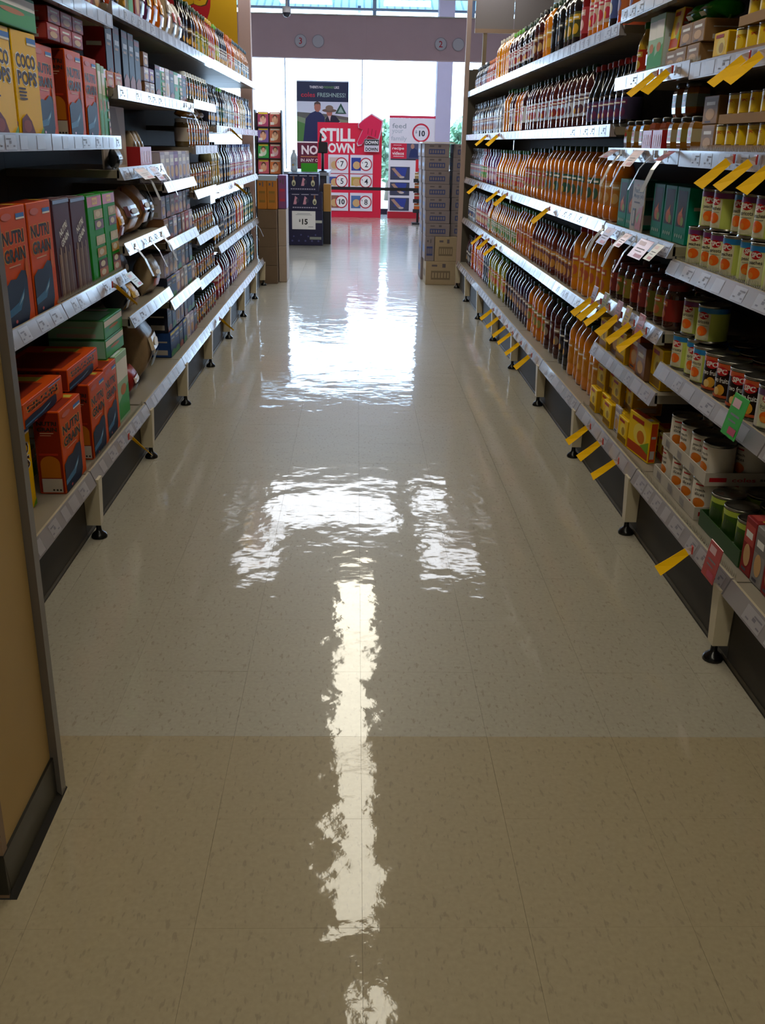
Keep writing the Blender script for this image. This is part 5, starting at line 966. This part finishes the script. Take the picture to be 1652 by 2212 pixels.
pr = [('board', board, None), ('lettering', lt, 0), ('hand_outline', hb, None), ('hand', ha, 2), ('finger_lines', fl, 2), ('slogan_block', bk, None), ('lettering', bt, 5)]
for q, (x0, x1, z0, z1, pz, c) in enumerate([(-.53, -.15, .80, 1.13, '7', '#c9b0a8'), (-.115, .31, .80, 1.13, '2', '#2a3a8a'), (-.53, -.15, .53, .785, '5', '#3a4a8a'), (-.115, .31, .53, .785, '4', '#b0983a'), (-.53, -.15, .12, .45, '10', '#8a5a4a'), (-.115, .31, .12, .45, '8', '#4a6a9a')]):
    p = P(); p.box(x0, x1, -.012, -.001, z0, z1, PALE); F = Pr(front(.012)); cx = x1 - .13; cz = (z0 + z1) / 2
    F.rect(x0 + .02, z0 + .05, x0 + .20, z1 - .05, M(c, .5)); F.ell(x0 + .12, cz - .02, .07, .07, M('#c8a06a', .5)); F.ell(cx, cz, .115, .115, WHITE); F.ring(cx, cz, .098, .118, M('#b8142e', .45)); F.text(pz, cx + .01, cz, .10, M('#20202a', .5)); F.text('$', cx - .065, cz + .03, .035, INK)
    pr += [('price_panel', p.build('price_panel'), None), ('price_print', F.build('price_print'), len(pr))]
for x in (-.5, .25):
    p = P(); p.box(x - .03, x + .03, .026, .30, 0, .02, DKM); pr.append(('foot', p.build('foot'), None))
put(pr, 'promotion_sign', 'tall red promotion sign with pointing hand and price circles', 'sign', (0, 19.4, 0.001))
# recipe sign
p = P(); p.box(-.455, .455, 0, .025, .12, 1.79, M('#dcd6dc', .45)); bd = p.build('board'); p = P(); p.box(-.457, .457, -.004, .027, 1.791, 1.835, M('#cc2a4a', .45)); st = p.build('top_strip'); p = P(); p.box(-.457, .457, -.004, .20, 0, .12, M('#b0142a', .45)); ba = p.build('base')
F = Pr(front(0)); GY = M('#8f949c', .5)
F.text('feed', -.27, 1.655, .085, GY, .26); F.text('your', -.30, 1.545, .085, M('#b0b4bc', .5), .21); F.text('family', -.27, 1.425, .105, M('#b0b4bc', .5), .30)
F.ring(.14, 1.54, .135, .165, M('#c01c38', .45)); F.text('$', .05, 1.555, .06, GY); F.text('10', .16, 1.53, .105, M('#20222c', .5)); F.rect(.05, 1.625, .22, 1.632, GY)
F.rect(-.42, 1.08, -.12, 1.35, M('#c4183a', .45)); F.text('recipe', -.28, 1.255, .06, WHITE, .22); F.text('videos', -.28, 1.175, .06, WHITE, .22); F.rect(-.37, 1.115, -.17, 1.125, WHITE); F.rect(-.37, 1.315, -.22, 1.322, WHITE)
F.rect(-.12, 1.06, .14, 1.35, M('#4a4a66', .5)); F.poly([(-.08, 1.10), (.10, 1.10), (.08, 1.24), (.0, 1.28), (-.05, 1.22)], NAVYP); F.ell(-.01, 1.30, .035, .045, M('#a87a68', .5)); F.rect(-.42, 1.055, .12, 1.078, M('#2a2a3a', .5))
for z in (.70, .42, .14):
    F.rect(-.42, z, -.05, z + .235, M('#3a3c52', .5)); F.poly([(-.34, z + .08), (-.14, z + .05), (-.10, z + .22), (-.32, z + .225)], M('#2a3a8a', .5)); F.poly([(-.40, z + .20), (-.34, z + .21), (-.20, z + .07), (-.26, z + .05)], M('#a8806c', .5)); F.ell(-.2, z + .05, .05, .02, M('#b8a8a0', .5))
lt = F.build('sign_print'); put([('board', bd, None), ('top_strip', st, None), ('base', ba, None), ('sign_print', lt, 0)], 'recipe_sign', 'white recipe sign with red price ring and cooking photos', 'sign', (1.065, 19.42, 0.001))
# freshness poster hung before the window
p = P(); p.box(-.5, .5, 0, .02, 0, 1.68, M('#c9d0dc', .45)); bd = p.build('board'); F = Pr(front(0)); GRN = M('#5f8a4a', .5)
F.rect(-.5, 1.33, .5, 1.68, M('#15203f', .45)); F.text("THERE'S NO", -.12, 1.585, .045, WHITE, .26); F.text('FRESHNESS', .12, 1.585, .04, GRN, .20); F.text('LIKE', .27, 1.585, .045, WHITE, .09); F.text('coles', -.28, 1.45, .085, M('#b8142e', .45), .27); F.text('FRESHNESS!', .17, 1.45, .075, M('#8fa8a0', .45), .54)
F.poly([(-.5, .60), (.5, .60), (.5, 1.0), (.1, 1.06), (-.15, .98), (-.5, 1.07)], M('#7a8a6a', .5)); F.poly([(-.5, .60), (-.28, .60), (-.30, .92), (-.5, .98)], M('#4a7a3a', .5)); F.poly([(-.5, 1.07), (-.15, .98), (.1, 1.06), (.5, 1.0), (.5, 1.06), (.1, 1.11), (-.5, 1.14)], M('#5a5a52', .5))
JK = M('#1a2450', .45); SK = M('#a86a56', .5)
F.poly([(-.38, .60), (.05, .60), (.04, 1.05), (-.03, 1.13), (-.12, 1.17), (-.24, 1.12), (-.33, 1.02)], JK); F.ell(-.10, 1.23, .062, .085, SK); F.poly([(-.165, 1.25), (-.16, 1.31), (-.10, 1.335), (-.045, 1.31), (-.035, 1.25), (-.06, 1.285), (-.14, 1.285)], M('#4a3428', .5))
F.poly([(.0, .60), (.36, .60), (.34, .98), (.25, 1.08), (.12, 1.10), (.05, 1.02)], M('#16182c', .45)); F.ell(.13, 1.135, .055, .07, SK); F.ell(.13, 1.175, .14, .032, M('#6a5648', .5)); F.ell(.13, 1.22, .075, .05, M('#7a6656', .5)); F.poly([(.10, 1.08), (.16, 1.08), (.14, .98)], M('#c9b0b0', .5)); F.poly([(.27, .80), (.36, .80), (.34, .98), (.28, .95)], M('#b8b8c8', .5))
F.poly([(.24, 1.12), (.46, 1.12), (.35, 1.31)], M('#1a4a3a', .5)); F.poly([(.29, 1.14), (.41, 1.14), (.35, 1.25)], M('#8aa89a', .5))
F.rect(-.5, .585, .5, .61, WHITE); F.rect(-.5, 0, .5, .584, M('#5a1430', .45)); F.text('NO', -.255, .455, .17, WHITE, .32); F.rect(-.43, .325, .2, .337, M('#c88a4a', .5)); F.text('IN ANY OF O', -.20, .265, .06, WHITE, .46)
for sx in (-.45, .45): pass
q = P()
for x in (-.45, .45): q.tube([(x, .01, 1.68), (x, .01, 2.0)], .004, ALU)
q.box(-.5, .5, -.004, .03, 1.681, 1.70, ALU); hr = q.build('hanger'); p = P(); p.box(-.04, .04, .021, .06, -.72, 1.2, ALU); p.box(-.25, .25, -.1, .2, -.74, -.721, ALU); sd = p.build('stand')
put([('board', bd, None), ('poster_print', F.build('poster_print'), 0), ('hanger', hr, None), ('stand', sd, None)], 'poster', 'tall poster of two people on farmland before the window', 'poster', (-.66, 20.2, .741))
# queue barrier, impulse stand, wire screen
p = P(); 
def stanchion(x, label):
    p = P(); p.lathe([(.16, 0), (.16, .012), (.03, .03)], 18, DKM); b = p.build('base'); p = P(); p.tube([(0, 0, .03), (0, 0, .70)], .025, DKM); c = p.build('post'); p = P(); p.box(-.035, .035, -.035, .035, .58, .70, DKM, .006); d = p.build('belt_head'); put([('base', b, None), ('post', c, None), ('belt_head', d, None)], 'queue_post', label, 'barrier', (x, 17.0, 0.001), 0, 'queue posts')
stanchion(-.60, 'black queue post behind the navy display'); stanchion(1.28, 'black queue post behind the carton stack')
bp_ = P(); bp_.box(-.90, .90, -.0015, .0015, 0, .05, DKM); tag(obj('queue_belt', bp_.build('queue_belt'), None, (.34, 17.0, .605)), 'black retractable belt strung across the end of the aisle', 'belt')
solid('impulse_stand', 'slim black stand of small red and orange packets', 'stand', [('base', -.10, .10, -.12, .12, 0, .03, DKM), ('post', -.02, .02, -.02, .02, .031, .88, DKM), ('header', -.06, .06, -.03, .0, .885, 1.09, M('#c01c28', .4))] + [('tray', -.09, .09, -.10, -.021, .20 + .17 * k, .26 + .17 * k, DKM) for k in range(4)], (1.10, 18.0, 0.001))
for k in range(4): solid('small_packet', '%s packet in the slim black stand, tray %s' % (('orange', 'red', 'dark orange', 'tan')[k], ('one', 'two', 'three', 'four')[k]), 'packet', [('body', -.07, .07, -.012, .012, 0, .10, M(('#c85a1a', '#a82a1a', '#a8501a', '#9a7a4a')[k], .4)), ('band', -.07, .07, -.014, -.0125, .05, .07, M('#d8c8a8', .4))], (1.10, 17.94, .2625 + .17 * k), 'packets in the slim stand')
pr = []; p = P()
for k in range(8): p.box(2.0 + k * .05, 2.006 + k * .05, 19.0, 19.006, 0, 2.7, M('#5a8ab0', .5))
pr.append(('upright_bars', p.build('bar'), None)); p = P()
for k in range(24): p.box(1.99, 2.37, 19.007, 19.012, .1 + k * .11, .106 + k * .11, M('#5a8ab0', .5))
pr.append(('cross_bars', p.build('bar'), None)); put(pr, 'wire_mesh_screen', 'blue wire mesh screen by the windows past the post', 'screen', (0, 0, 0))
